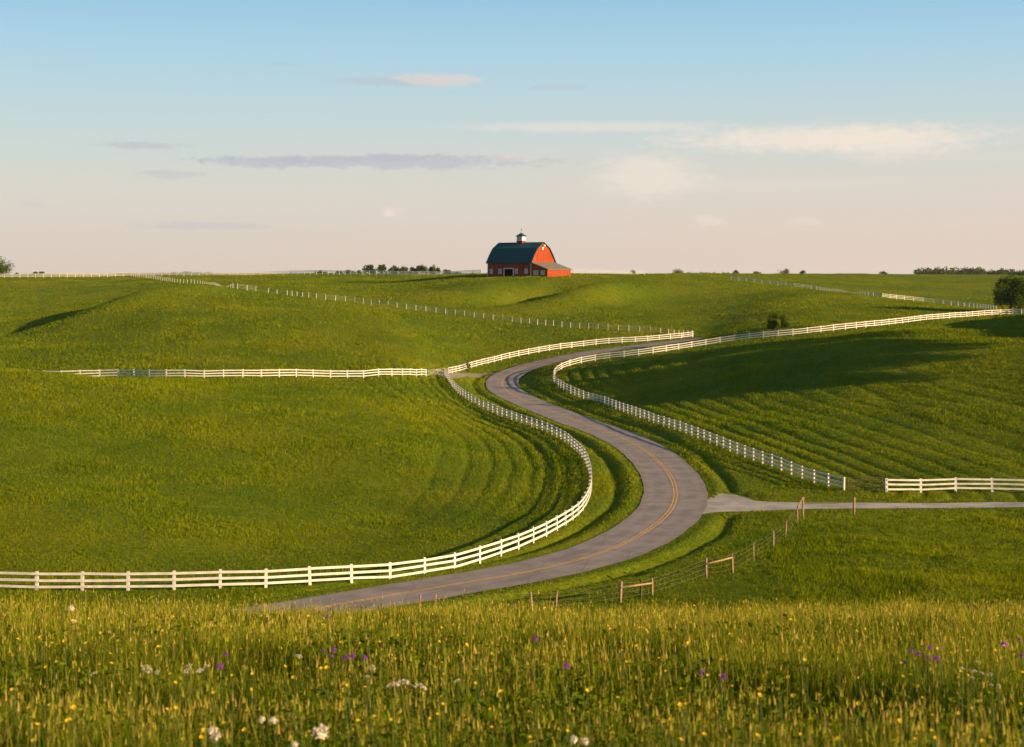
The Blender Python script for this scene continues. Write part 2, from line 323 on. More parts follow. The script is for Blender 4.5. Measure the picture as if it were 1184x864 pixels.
# which side of each fence is the field side
SIDE1 = float(np.sign(rs(sd1, np.array([-10.0]), np.array([150.0]), 0.)[0])); SIDE4 = float(np.sign(rs(sd4, np.array([45.0]), np.array([200.0]), 0.)[0]))
def gz(x, y): return float(ground(np.array([x]), np.array([y]))[0])
def seen(u, v, d0=90, d1=1500):   # like hit, on the finished ground
    d = np.exp(np.arange(math.log(d0), math.log(d1), 0.0008)); x = (u - UC) / F * d; z = ground(x, d); V = VH - F * z / d
    k = np.where(V <= v)[0]; i = k[0] if len(k) else int(np.argmin(V)); return np.array((x[i], d[i], z[i]))

# ------------------------------------------------------------------ materials
def mat(name, col, rough=0.8, var=0.0, scale=5.0, spec=0.3, metal=0.0, bump=0.0, bscale=30, sub=None):
    m = bpy.data.materials.new(name); m.use_nodes = True; g = NT(m.node_tree); p = g.n['Principled BSDF']
    p.inputs['Roughness'].default_value = rough; p.inputs['Specular IOR Level'].default_value = spec; p.inputs['Metallic'].default_value = metal
    tc = g.n.new('ShaderNodeTexCoord').outputs['Object']
    if var:
        n = g.noise(tc, scale, 4, .6); c = g.mix(g.smooth(n, .3, .7), tuple(x * (1 - var) for x in col), tuple(min(1, x * (1 + var)) for x in col)); g.l.new(c, p.inputs['Base Color'])
    else: p.inputs['Base Color'].default_value = tuple(col) + (1,)
    if bump:
        b = g.n.new('ShaderNodeBump'); b.inputs['Strength'].default_value = bump; b.inputs['Distance'].default_value = 0.02
        g.l.new(g.noise(tc, bscale, 3), b.inputs['Height']); g.l.new(b.outputs[0], p.inputs['Normal'])
    return m
WHITE = mat('white_paint', (.49, .48, .455), .75, .16, 1.3)
FADED = mat('faded_white_paint', (.40, .40, .38), .8, .15, 3)
WOOD = mat('weathered_wood', (.24, .16, .095), .85, .35, 6, bump=.4)
WOOD_DARK = mat('dark_wood', (.07, .05, .035), .85, .3, 6)
WIRE = mat('fence_wire', (.16, .15, .13), .6)
WIREW = mat('pale_wire', (.26, .29, .27), .6)
IRON = mat('brown_iron', (.10, .065, .04), .7, .3, 8)
GREYM = mat('galvanised_metal', (.38, .38, .37), .5, .15, 5)

def grass_colour(g, pos, tint=None):
    """green pasture with broad and fine colour variation of the plants themselves"""
    n1 = g.noise(g.mapping(pos, (1 / 26, 1 / 34, 0)), 1, 4, .55); n2 = g.noise(g.mapping(pos, (1 / 2.2, 1 / 3.0, 0)), 1, 4, .65)
    a = g.mix(g.smooth(n1, .33, .68), (.092, .150, .002), (.175, .205, .003))
    b = g.mix(g.math('MULTIPLY', g.smooth(n2, .45, .8), .5), a, (.26, .235, .014))
    return b
def field_mat():
    m = bpy.data.materials.new('pasture_ground'); m.use_nodes = True; g = NT(m.node_tree); p = g.n['Principled BSDF']
    p.inputs['Roughness'].default_value = 1; p.inputs['Specular IOR Level'].default_value = .05
    pos = g.n.new('ShaderNodeNewGeometry').outputs['Position']
    c = grass_colour(g, pos); n = g.noise(g.mapping(pos, (1.6, 2.4, 0)), 1, 5, .7)
    c = g.mix(g.smooth(n, .35, .7), g.mix(.5, c, (.03, .045, .008)), c)
    g.l.new(c, p.inputs['Base Color'])
    b = g.n.new('ShaderNodeBump'); b.inputs['Strength'].default_value = 1; b.inputs['Distance'].default_value = .35
    g.l.new(g.noise(g.mapping(pos, (1.1, 1.6, 0)), 1, 5, .75), b.inputs['Height']); g.l.new(b.outputs[0], p.inputs['Normal'])
    return m
def blade_mat(name, near):
    m = bpy.data.materials.new(name); m.use_nodes = True; g = NT(m.node_tree); g.n.remove(g.n['Principled BSDF']); out = g.n['Material Output']
    pos = g.n.new('ShaderNodeNewGeometry').outputs['Position']
    at = g.n.new('ShaderNodeAttribute'); at.attribute_name = 'tint'; t = at.outputs['Fac']
    if near:
        c = g.ramp(t, [(0, (.050, .090, .005)), (.35, (.105, .145, .008)), (.60, (.185, .205, .012)), (.82, (.32, .275, .040)), (1, (.42, .29, .09))])
    else:
        c = grass_colour(g, pos); c = g.mix(t, g.mix(.5, c, (.045, .085, .003)), g.mix(.38, c, (.25, .26, .012)))
    d = g.n.new('ShaderNodeBsdfDiffuse'); tr = g.n.new('ShaderNodeBsdfTranslucent'); g.l.new(c, d.inputs[0]); g.l.new(g.mix(.5, c, g.mix(1, c, (1.5, 1.35, .6), 'MULTIPLY')), tr.inputs[0])
    if not near:   # a dense sward scatters light about the slope it grows on as well as about each blade
        sa = g.n.new('ShaderNodeAttribute'); sa.attribute_name = 'slope'; gn = g.n.new('ShaderNodeNewGeometry').outputs['Normal']
        vm = g.n.new('ShaderNodeVectorMath'); vm.operation = 'MULTIPLY_ADD'; g.l.new(sa.outputs['Vector'], vm.inputs[0]); vm.inputs[1].default_value = (.9, .9, .9); g.l.new(gn, vm.inputs[2])
        nz = g.n.new('ShaderNodeVectorMath'); nz.operation = 'NORMALIZE'; g.l.new(vm.outputs[0], nz.inputs[0]); g.l.new(nz.outputs[0], d.inputs['Normal'])
    mx = g.n.new('ShaderNodeMixShader'); mx.inputs[0].default_value = .38 if near else .25; g.l.new(d.outputs[0], mx.inputs[1]); g.l.new(tr.outputs[0], mx.inputs[2])
    g.l.new(mx.outputs[0], out.inputs[0]); return m
FIELD = field_mat(); TUFT = blade_mat('pasture_grass', False); MEADOW = blade_mat('meadow_grass', True)

# ------------------------------------------------------------------ ground sheet
def build_ground():
    us = np.concatenate([np.arange(-1500, -60, 30), np.arange(-60, 1244, 1.7), np.arange(1244, 2701, 30)])
    ls = np.concatenate([np.arange(LD0, math.log(90), .018), np.arange(math.log(90), math.log(460), .0042), np.arange(math.log(460), math.log(640), .0065), np.arange(math.log(640), math.log(1100), .012), np.linspace(math.log(1100), math.log(8900), 24)])
    U, L = np.meshgrid(us, ls, indexing='ij'); Y = np.exp(L); X = (U - UC) / F * Y; Z = ground(X, Y)
    n, m = U.shape; idx = np.arange(n * m).reshape(n, m)
    q = np.stack([idx[:-1, :-1], idx[1:, :-1], idx[1:, 1:], idx[:-1, 1:]], -1).reshape(-1, 4)
    me = np_mesh('ground', np.stack([X, Y, Z], -1).reshape(-1, 3), q, smooth=True); me.materials.append(FIELD)
    o = link('ground', me); tag(o, 'rolling green pasture hills', kind='structure')
    del o['label']
build_ground()

# ------------------------------------------------------------------ road, driveway, track
def ribbon(name, P, zs, hwf, mat_, lift, n=9, ragged=0.0):
    T = np.gradient(P, axis=0); T /= np.linalg.norm(T, axis=1)[:, None]; N = np.stack([-T[:, 1], T[:, 0]], 1)
    hw = np.array([hwf(i) for i in range(len(P))]); j = np.linspace(-1, 1, n)
    rag = ragged * (np.stack([vnoise(np.arange(len(P)) * .37 + 50 * k, np.zeros(len(P)), 3) for k in range(2)], 1) - .5)
    off = j[None, :] * hw[:, None]; off[:, 0] += rag[:, 0]; off[:, -1] += rag[:, 1]
    X = P[:, None, 0] + N[:, None, 0] * off; Y = P[:, None, 1] + N[:, None, 1] * off
    Z = zs[:, None] + lift + 0 * X if zs is not None else ground(X, Y) + lift
    idx = np.arange(X.size).reshape(X.shape); q = np.stack([idx[:-1, :-1], idx[1:, :-1], idx[1:, 1:], idx[:-1, 1:]], -1).reshape(-1, 4)
    me = np_mesh(name, np.stack([X, Y, Z], -1).reshape(-1, 3), q, smooth=True, attrs={'across': np.broadcast_to(j, X.shape).ravel()})
    me.materials.append(mat_); return me
def asphalt(name, base_c, track=True):
    m = bpy.data.materials.new(name); m.use_nodes = True; g = NT(m.node_tree); p = g.n['Principled BSDF']
    p.inputs['Roughness'].default_value = .85; p.inputs['Specular IOR Level'].default_value = .3
    pos = g.n.new('ShaderNodeNewGeometry').outputs['Position']
    n = g.noise(g.mapping(pos, (.35, .35, 0)), 1, 5, .6); f = g.noise(g.mapping(pos, (5, 5, 0)), 1, 4, .7)
    c = g.mix(g.smooth(n, .3, .7), tuple(x * .70 for x in base_c), tuple(x * 1.2 for x in base_c))
    c = g.mix(g.math('MULTIPLY', g.smooth(f, .35, .75), .35), c, tuple(x * .6 for x in base_c))
    if track:
        at = g.n.new('ShaderNodeAttribute'); at.attribute_name = 'across'; a = g.math('ABSOLUTE', at.outputs['Fac'])
        w = g.math('SUBTRACT', 1, g.smooth(g.math('ABSOLUTE', g.math('SUBTRACT', g.math('ABSOLUTE', g.math('SUBTRACT', a, .5)), .25)), .03, .16))
        c = g.mix(g.math('MULTIPLY', w, .20), c, tuple(x * 1.35 for x in base_c))
        c = g.mix(g.math('MULTIPLY', g.smooth(g.math('ADD', a, g.math('MULTIPLY', f, .12)), .93, 1.03), .6), c, (.20, .17, .12))
        v = g.n.new('ShaderNodeTexVoronoi'); v.feature = 'DISTANCE_TO_EDGE'; v.inputs['Scale'].default_value = .22; g.l.new(g.mapping(g.mix(.12, pos, g.noise(pos, .8, 3)), (1, .6, 0)), v.inputs['Vector'])
        c = g.mix(g.math('MULTIPLY', g.math('SUBTRACT', 1, g.smooth(v.outputs[0], .002, .012)), .28), c, (.05, .045, .045))
    b = g.n.new('ShaderNodeBump'); b.inputs['Strength'].default_value = .5; b.inputs['Distance'].default_value = .01
    g.l.new(g.noise(g.mapping(pos, (30, 30, 0)), 1, 3), b.inputs['Height']); g.l.new(b.outputs[0], p.inputs['Normal'])
    g.l.new(c, p.inputs['Base Color']); return m
ASPH = asphalt('worn_asphalt', (.215, .182, .168)); GRAV = asphalt('pale_gravel', (.34, .31, .275), False)
YEL = mat('yellow_line_paint', (.55, .30, .05), .8, .25, 2)
rp = resample(road_c, 1.0); rz = np.interp(np.linspace(0, 1, len(rp)), np.linspace(0, 1, len(road_z)), road_z)
tag(link('road', ribbon('road', rp, rz, lambda i: HW, ASPH, .05, 13, .14)), kind='structure')
for s in (-1, 1):
    T = np.gradient(rp, axis=0); T /= np.linalg.norm(T, axis=1)[:, None]; N = np.stack([-T[:, 1], T[:, 0]], 1)
    o = link('yellow_line', ribbon('yellow_line', rp + N * .15 * s, rz, lambda i: .06, YEL, .058, 3)); tag(o, kind='structure')
tag(link('driveway', ribbon('driveway', drive_c, drive_z, lambda i: float(drive_hw(np.array(i))), GRAV, .035, 9, .35)), kind='structure')
tag(link('track', ribbon('track', track_c, None, lambda i: 1.25, asphalt('brown_gravel', (.20, .17, .12), False), .05, 7, .5)), kind='structure')

# ------------------------------------------------------------------ grass (nobody could count it)
def strands(P, h, w, az, bend, tint, seg=2):
    """P (n,3) roots; each strand a bent tapering blade"""
    n = len(P); dx, dy = np.cos(az), np.sin(az); wx, wy = -dy * w / 2, dx * w / 2; V = []; 
    for k in range(seg):
        t = k / seg; c = bend * t * t; q = 1 - .55 * t
        bx = P[:, 0] + dx * c * h; by = P[:, 1] + dy * c * h; bz = P[:, 2] + h * t * (1 - .25 * bend * t)
        V.append(np.stack([bx - wx * q, by - wy * q, bz], 1)); V.append(np.stack([bx + wx * q, by + wy * q, bz], 1))
    V.append(np.stack([P[:, 0] + dx * bend * h, P[:, 1] + dy * bend * h, P[:, 2] + h * (1 - .25 * bend)], 1))
    m = 2 * seg + 1; verts = np.stack(V, 1).reshape(-1, 3); b = (np.arange(n) * m)[:, None]
    quads = np.concatenate([b + np.array([[2 * k, 2 * k + 1, 2 * k + 3, 2 * k + 2]]) for k in range(seg - 1)]) if seg > 1 else None
    tris = b + np.array([[m - 3, m - 2, m - 1]]); return verts, quads, tris, np.repeat(tint, m)
def slope_normal(X, Y):
    e = .6; z = ground(X, Y); gx = (ground(X + e, Y) - z) / e; gy = (ground(X, Y + e) - z) / e; n = np.stack([-gx, -gy, np.ones_like(gx)], 1); return n / np.linalg.norm(n, axis=1)[:, None]
def place_mask(x, y):
    r = rs(rd, x, y, 99.); dq = rs(dr, x, y, 99.); hw = drive_hw(rs(dal.astype(float), x, y, 99.)); t = rs(tr, x, y, 99.)
    return (r > HW + .12) & (dq > hw + .1) & (t > 1.3)
def pasture_grass():
    n = 330000
    u = rng.uniform(-40, 1225, n); l = rng.uniform(0, 1, n) ** 1.0; y = np.exp(math.log(88) + l * (math.log(900) - math.log(88)))
    x = (u - UC) / F * y; ok = place_mask(x, y); x, y = x[ok], y[ok]
    k = 4; n = len(x); sz = np.clip(y / 160, .7, 2.6)
    X = np.repeat(x, k) + rng.normal(0, 1, n * k) * .16 * np.repeat(sz, k); Y = np.repeat(y, k) + rng.normal(0, 1, n * k) * .2 * np.repeat(sz, k)
    ok = place_mask(X, Y); S = np.repeat(sz, k)[ok]; X, Y = X[ok], Y[ok]; n = len(X)
    rough = fbm(X / 6, Y / 9, 31, 3); verge = rs(rd, X, Y, 99.)
    h = (.09 + .20 * rng.random(n) ** 1.5 + .14 * sstep(.45, .72, rough)) * np.where(verge < 7, .75, 1) * np.where((X > 18) & (Y < 146), 1.5, 1)
    h = h * np.clip(S, .8, 1.5)
    w = (.045 + .05 * rng.random(n)) * S
    weed = fbm(X / 3.1, Y / 4.6, 61, 3); tint = np.clip(rng.random(n) ** 1.3 * .85 + .7 * (rough - .5) + 1.1 * (weed - .5), 0, 1)
    tint = np.clip(tint + .22 * (verge < 8), 0, 1)
    P = np.stack([X, Y, ground(X, Y) - .02], 1)
    v, q, t, ti = strands(P, h, w, rng.uniform(0, 2 * math.pi, n), rng.uniform(.1, .8, n), tint, 1)
    me = np_mesh('pasture_grass', v, q, t, attrs={'tint': ti}); sn = me.attributes.new('slope', 'FLOAT_VECTOR', 'POINT'); sn.data.foreach_set('vector', np.repeat(slope_normal(X, Y), 3, axis=0).astype(np.float32).ravel()); me.materials.append(TUFT)
    tag(link('pasture_grass', me), 'short green grass covering the rolling pastures and verges', 'grass', kind='stuff')
def meadow_grass():
    n = 420000
    u = rng.uniform(-60, 1245, n); l = rng.random(n); y = np.exp(math.log(4.0) + l * (math.log(44) - math.log(4.0)))
    x = (u - UC) / F * y; clump = fbm(x / .9, y / 1.3, 41, 3); patch = fbm(x / 3.2, y / 2.2, 43, 2)
    keep = rng.random(n) < np.clip(.35 + 1.3 * (clump - .25), 0.1, 1); x, y, clump, patch = x[keep], y[keep], clump[keep], patch[keep]; n = len(x)
    low = sstep(.42, .60, patch); y_band = np.exp(-((y - 9.2 - .8 * np.sin(x * 1.3)) / 1.2) ** 2); low = np.maximum(low, y_band)
    h = (.18 + .28 * rng.random(n)) * (.62 + .75 * clump) * (1.0 - .42 * low) * (1 - .30 * sstep(14, 34, y))
    w = (.0035 + .0055 * rng.random(n)) * np.clip(y / 9, 1, 2.4)
    far = sstep(9, 26, y)
    tint = np.clip(.10 + .42 * rng.random(n) + .55 * (clump - .5) + .26 * far * rng.random(n) + .16 * far - .20 * low, 0, .75)
    dry = rng.random(n) < .05 + .10 * far; tint[dry] = rng.uniform(.68, .95, dry.sum())
    P = np.stack([x, y, ground(x, y) - .01], 1)
    a = strands(P, h, w, rng.uniform(0, 2 * math.pi, n), rng.uniform(.1, 1.25, n) * rng.random(n) ** .4, tint, 3)
    # seed stalks: thin, taller, with a narrow ear
    n = 34000; u = rng.uniform(-60, 1245, n); y = np.exp(rng.uniform(math.log(4.5), math.log(44), n)); x = (u - UC) / F * y
    cl = fbm(x / .9, y / 1.3, 41, 3); kp = rng.random(n) < np.clip(.15 + 1.6 * (cl - .3), .05, 1); x, y = x[kp], y[kp]; n = len(x)
    h = rng.uniform(.34, .56, n) * (1 - .30 * sstep(14, 34, y)); h *= 1 - .35 * np.exp(-((y - 9.2) / 1.2) ** 2); h[rng.random(n) < .03] *= 1.35; az = rng.uniform(0, 2 * math.pi, n); bd = rng.uniform(0, .35, n); z = ground(x, y)
    tint = rng.uniform(.5, .92, n); P = np.stack([x, y, z], 1)
    b = strands(P, h, .0035 * np.clip(y / 7, 1, 3), az, bd, tint, 3)
    P2 = np.stack([x + np.cos(az) * bd * h * .8, y + np.sin(az) * bd * h * .8, z + h * (1 - .25 * bd) * .9], 1)
    c = strands(P2, rng.uniform(.02, .06, n), rng.uniform(.004, .010, n) * np.clip(y / 9, 1, 1.8), az + 1, bd, np.clip(tint + .1, 0, 1), 2)
    vs, qs, ts, at = [], [], [], []; off = 0
    for v, q, t, ti in (a, b, c): vs.append(v); qs.append(q + off); ts.append(t + off); at.append(ti); off += len(v)
    me = np_mesh('meadow_grass', np.concatenate(vs), np.concatenate(qs), np.concatenate(ts), attrs={'tint': np.concatenate(at)}); me.materials.append(MEADOW)
    tag(link('meadow_grass', me), 'tall meadow grass with golden seed heads filling the foreground', 'grass', kind='stuff')
def undergrowth():
    n = 60000; u = rng.uniform(-60, 1245, n); y = np.exp(rng.uniform(math.log(4.6), math.log(18), n)); x = (u - UC) / F * y
    p = fbm(x / 1.1 + 9, y / .9, 77, 3); band = np.exp(-((y - 9.2 - .8 * np.sin(x * 1.3)) / 1.5) ** 2); k = rng.random(n) < np.clip((p - .50) * 4 + .75 * band, .02, 1); x, y = x[k], y[k]; n = len(x)
    z = ground(x, y) + rng.uniform(.04, .30, n) * (.5 + p[k]); a = rng.normal(0, 1, (n, 3)); a[:, 2] *= .6; a /= np.linalg.norm(a, axis=1)[:, None]; b = np.cross(a, rng.normal(0, 1, (n, 3))); b /= np.linalg.norm(b, axis=1)[:, None]
    s = rng.uniform(.012, .032, n)[:, None] * np.clip(y / 9, .8, 1.3)[:, None]; c = np.stack([x, y, z], 1)
    v = np.stack([c - a * s, c + b * s * .45, c + a * s, c - b * s * .45], 1).reshape(-1, 3)
    me = np_mesh('leafy_undergrowth', v, np.arange(4 * n).reshape(-1, 4), attrs={'tint': np.repeat(rng.uniform(0, .32, n), 4)}); me.materials.append(MEADOW)
    tag(link('leafy_undergrowth', me), 'low dark leafy plants in the hollows of the foreground meadow', 'undergrowth', kind='stuff')
pasture_grass(); meadow_grass(); undergrowth()

# ------------------------------------------------------------------ fences
def fence(name, label, P, spacing, H, rails, pw=.17, board=(.15, .05), post_mat=None, rail_mat=None, group='white paddock fences', lean=None, gap=None, cat='fence', wire=False, cap=100, jitter=.018, keep_last=True):
    """posts and long rails following the ground along a plan path"""
    post_mat = post_mat or WHITE; rail_mat = rail_mat or WHITE
    Q = resample(np.asarray(P, float), spacing) if spacing else np.asarray(P, float); z = ground(Q[:, 0], Q[:, 1]); o0 = Q[0]
    root = empty(name, (o0[0], o0[1], z[0]), label=label, cat=cat, group=group)
    org = np.array((o0[0], o0[1], z[0])); pts = np.column_stack([Q, z]) - org
    T = np.gradient(Q, axis=0) if len(Q) > 1 else np.array([[1., 0]]); ang = np.arctan2(T[:, 1], T[:, 0])
    m = MB(); a = pw / 2; b = pw / 2 * .8; m.box(-a, a, -b, b, -.25, H - .03)
    m.add([(-a, -b, H - .03), (a, -b, H - .03), (a, b, H - .03), (-a, b, H - .03), (-a * .7, -b * .7, H), (a * .7, -b * .7, H), (a * .7, b * .7, H), (-a * .7, b * .7, H)], [(4, 5, 6, 7), (0, 1, 5, 4), (1, 2, 6, 5), (2, 3, 7, 6), (3, 0, 4, 7)])
    pm = m.mesh('post'); pm.materials.append(post_mat)
    dist = np.linalg.norm(np.column_stack([Q, z]), axis=1); order = set(np.argsort(dist)[:cap].tolist()); rest = MB(); tips = []
    for i in range(len(Q)):
        tl = [random.gauss(0, jitter), random.gauss(0, jitter)]
        if lean and i in lean: tl = lean[i]
        if i in order: link('post', pm, root, pts[i], (tl[0], tl[1], ang[i]))
        else:
            c, s_ = math.cos(ang[i]), math.sin(ang[i])
            rest.add([(pts[i][0] + x * c - y * s_, pts[i][1] + x * s_ + y * c, pts[i][2] + zz) for x in (-a, a) for y in (-b, b) for zz in (-.25, H)], [(0, 2, 3, 1), (4, 5, 7, 6), (0, 1, 5, 4), (2, 6, 7, 3), (0, 4, 6, 2), (1, 3, 7, 5)])
    if rest.v: tag(rest.build('post', post_mat, root), kind='stuff')
    nrm = np.stack([np.sin(ang), -np.cos(ang)], 1)
    for hgt in rails:
        m = MB(); ends = [pts[i] + np.array((nrm[i][0] * (b + board[1] / 2 + .004), nrm[i][1] * (b + board[1] / 2 + .004), hgt + random.gauss(0, .012))) for i in range(len(pts))]
        for i in range(len(pts) - 1):
            if gap and i in gap: continue
            if wire:
                A, B = ends[i], ends[i + 1]; m.tube([A, (A + B) / 2 - np.array((0, 0, .03)), B], board[0], 4)
            else:
                d = (ends[i + 1] - ends[i]); A = ends[i] + np.array((0, 0, random.gauss(0, .014))); m.board(A + d * .002, ends[i + 1] - d * .002, board[0], board[1])
        m.build('wire' if wire else 'rail', rail_mat, root)
    return root, Q
W3 = (.30, .72, 1.14)
fence('paddock_fence', 'long white board fence curving beside the road around the near left field', f1, 3.05, 1.30, W3, .20, (.165, .05))
fence('paddock_fence', 'white board fence round the right hand field, from the brown gate up the rise', f4, 2.9, 1.38, (.36, .78, 1.2), .19, (.155, .05))
f5 = [seen(1025, 569.5, 120)[:2], seen(1100, 569.5, 120)[:2], seen(1184, 570, 120)[:2], seen(1235, 570, 120)[:2]]
fence('paddock_fence', 'short straight white board fence above the driveway right of the brown gate', resample(spline(f5), 1.), 3.45, 1.38, (.34, .79, 1.22), .23, (.17, .05))
f2 = [np.array((-92., 278.)), np.array(((60 - UC) / F * 270, 270.)), seen(124, 436.5, 258)[:2], seen(200, 437, 255)[:2], seen(288, 437, 255)[:2], seen(366, 437, 255)[:2], seen(423, 437, 255)[:2], seen(470, 436.5, 255)[:2], seen(505, 434, 260)[:2],
      seen(541, 427, 260)[:2], seen(565, 421, 280)[:2], seen(593, 414, 290)[:2], seen(639, 405.5, 300)[:2], seen(686, 399.8, 300)[:2], seen(741, 396, 300)[:2], seen(773, 393, 300)[:2], seen(801, 390, 300)[:2]]
f2p = smooth_path(resample(spline(f2), 1.), 2)
k = int(np.argmin(np.abs(UC + F * f2p[:, 0] / f2p[:, 1] - 494)))
fence('paddock_fence', 'white board fence with a few leaning posts across the back of the near left field', f2p[:k], 3.1, 1.42, (.36, .80, 1.24), .19, (.155, .05), lean={s: (random.uniform(-.05, .05), random.choice((-.22, .2, -.12))) for s in range(36, 42)})
k2 = int(np.argmin(np.abs(UC + F * f2p[:, 0] / f2p[:, 1] - 519)))
fence('paddock_fence', 'white board fence on the far side of the upper road, ending on the slope', f2p[k2:], 3.0, 1.42, (.36, .80, 1.24), .19, (.155, .05))
G2 = (f2p[k - 1], f2p[k2])
f3 = [(801, 389.5), (772, 387), (750, 385), (716, 383), (683, 381), (651, 378.5), (600, 374), (550, 368), (511, 363), (473, 358.5), (436, 353.5), (400, 349)]
f3 = [seen(u, v, 365)[:2] for u, v in f3] + [np.array(((u - UC) / F * d, d)) for u, d in ((361, 424),)] + [seen(u, v, 440)[:2] for u, v in ((299, 337.5), (270, 334.5), (238, 331), (203, 327), (182, 323.5), (165, 321), (152, 319.5))]
f3s = smooth_path(resample(spline(f3), 1.), 2); kk = int(np.argmin(np.abs(UC + F * f3s[:, 0] / f3s[:, 1] - 330)))
f3q = np.vstack([resample(f3s[:kk], 2.6), resample(f3s[kk:], 4.6)[1:]])
fence('post_and_wire_fence', 'long pale post and wire fence running diagonally across the far left hills', f3q, None, 1.45, (.35, .72, 1.08, 1.38), .15, (.024, .022), rail_mat=WIREW, group='wire fences', wire=True)
f6 = [seen(u, v, 486)[:2] for u, v in ((845, 324), (880, 328), (920, 332.5), (950, 337), (1003, 345), (1044, 350.5), (1082, 354.5))] + [np.array(((u - UC) / F * d, d)) for u, d in ((1123, 472), (1152, 446))]
fence('paddock_fence', 'far white fence sloping down behind the bright hill to the big tree on the right', smooth_path(resample(spline(f6), 1.), 2), 3.0, 1.45, (.5, .9, 1.3), .18, (.14, .05), post_mat=WHITE, rail_mat=FADED)
f7 = [np.array(((u - UC) / F * d, d)) for u, d in ((-40, 668), (60, 668), (152, 672), (240, 668), (340, 664), (430, 640), (520, 628), (556, 622))]
fence('paddock_fence', 'pale fence along the skyline left of the barn', smooth_path(resample(spline(f7), 1.), 2), 3.2, 1.7, (.55, 1.05, 1.5), .24, (.22, .05))
f8 = [np.array(((u - UC) / F * d, d)) for u, d in ((664, 590), (700, 596), (745, 606))]
fence('paddock_fence', 'pale fence along the skyline just right of the barn', resample(spline(f8), 1.), 3.2, 1.7, (.6, 1.1, 1.55), .17, (.07, .05), post_mat=FADED, rail_mat=FADED)

def gate(name, label, A, B, H, bars, mat_, r=.035, lift=.15):
    A = np.array((*A, gz(*A))); B = np.array((*B, gz(*B))); root = empty(name, A, label=label, cat='gate'); d = B - A
    L = float(np.linalg.norm(d[:2])); root.rotation_euler = (0, 0, math.atan2(d[1], d[0])); sl = d[2]
    P = lambda t, h: (t * L, 0, sl * t + h)
    m = MB()
    for t in (.02, .5, .98): m.tube([P(t, lift - .05), P(t, H)], r * 1.15)
    m.build('upright', mat_, root)
    m = MB(); m.tube([P(.02, lift), P(.5, H), P(.98, lift)], r * .8); m.build('brace', mat_, root)
    for k in range(bars):
        h = lift + (H - lift) * k / (bars - 1); m = MB(); m.tube([P(.0, h), P(1, h)], r); m.build('bar', mat_, root)
    return root
a5 = seen(979.5, 568, 120); b5 = seen(1021, 568.5, 120)
gate('field_gate', 'brown five bar gate between the two white fences above the driveway', a5[:2], b5[:2], 1.35, 6, IRON, .03)
gate('field_gate', 'small grey bar gate at the end of the gravel track by the back fence', G2[0], G2[1], 1.15, 5, GREYM, .03)

# rough wooden post and wire fence from the driveway down to the meadow
def farm_fence():
    root = empty('farm_fence', seen(928, 600, 95), label='weathered brown wooden posts strung with wire running down from the driveway to the meadow', cat='fence'); org = np.array(root.location)
    posts = [(928.3, 600, 575, .17), (922, 604, 586, .12), (908, 621, 602.6, .12), (894, 634, 614, .15), (871.5, 648, 628, .10), (847, 663.5, 640, .17), (816.5, 668.5, 646, .17),
             (754, 690, 668.5, .17), (741, 692, 671, .15), (717, 697, 673, .20), (643, 706, 684, .12), (615.5, 710, 685, .17), (504, 716, 687.5, .10), (486, 718, 687, .10)]
    tops = []
    for u, v, vt, w in posts:
        s = seen(u, v, 88); h = (v - vt) * s[1] / F + .02; m = MB()
        n = 7; rg = [w / 2 * random.uniform(.9, 1.08) for _ in range(5)]
        m.tube([(0, 0, -.2), (random.gauss(0, .006), 0, h * .3), (random.gauss(0, .012), 0, h * .7), (random.gauss(0, .015), 0, h - .03), (0, 0, h)], rg[:4] + [rg[4] * .75], 8)
        m.build('post', WOOD_DARK if u in (741,) else WOOD, root, s - org, (random.gauss(0, .03), random.gauss(0, .03), 0), True); tops.append((s - org, h))
    def rail(i, j, fi, fj, t=.07):
        A = tops[i][0] + np.array((0, -.08, tops[i][1] * fi)); B = tops[j][0] + np.array((0, -.08, tops[j][1] * fj)); m = MB(); m.tube([A, (A + B) / 2, B], [t, t * .9, t * .8], 7); m.build('rail', WOOD, root, smooth=True)
    rail(9, 7, .72, .72); rail(6, 5, .72, .80); rail(1, 0, .95, .98)
    for f in (.25, .5, .75, .95):
        m = MB()
        for i in range(0, 13):
            A = tops[i][0] + np.array((0, -.05, tops[i][1] * f)); B = tops[i + 1][0] + np.array((0, -.05, tops[i + 1][1] * f))
            m.tube([A, (A + B) / 2 - np.array((0, 0, .06)), B], .005, 4)
        m.build('wire', WIRE, root)
farm_fence()
def cross_rail():
    s = seen(987.5, 596, 95); o = seen(929.5, 599, 95); root = empty('driveway_barrier', s, label='lone brown post with a long thin dark rail beside the driveway', cat='barrier')
    m = MB(); m.tube([(0, 0, -.2), (0, 0, .8), (.01, 0, 1.55), (0, 0, 1.6)], [.10, .10, .095, .07], 8); m.build('post', WOOD, root, smooth=True)
    m = MB(); A = np.array((0, -.1, 1.16)); B = np.array(o - s) + np.array((0.05, -.1, 1.3)); m.tube([A, (A + B) / 2 - np.array((0, 0, .06)), B], .035, 6); m.build('rail', WOOD_DARK, root)
cross_rail()

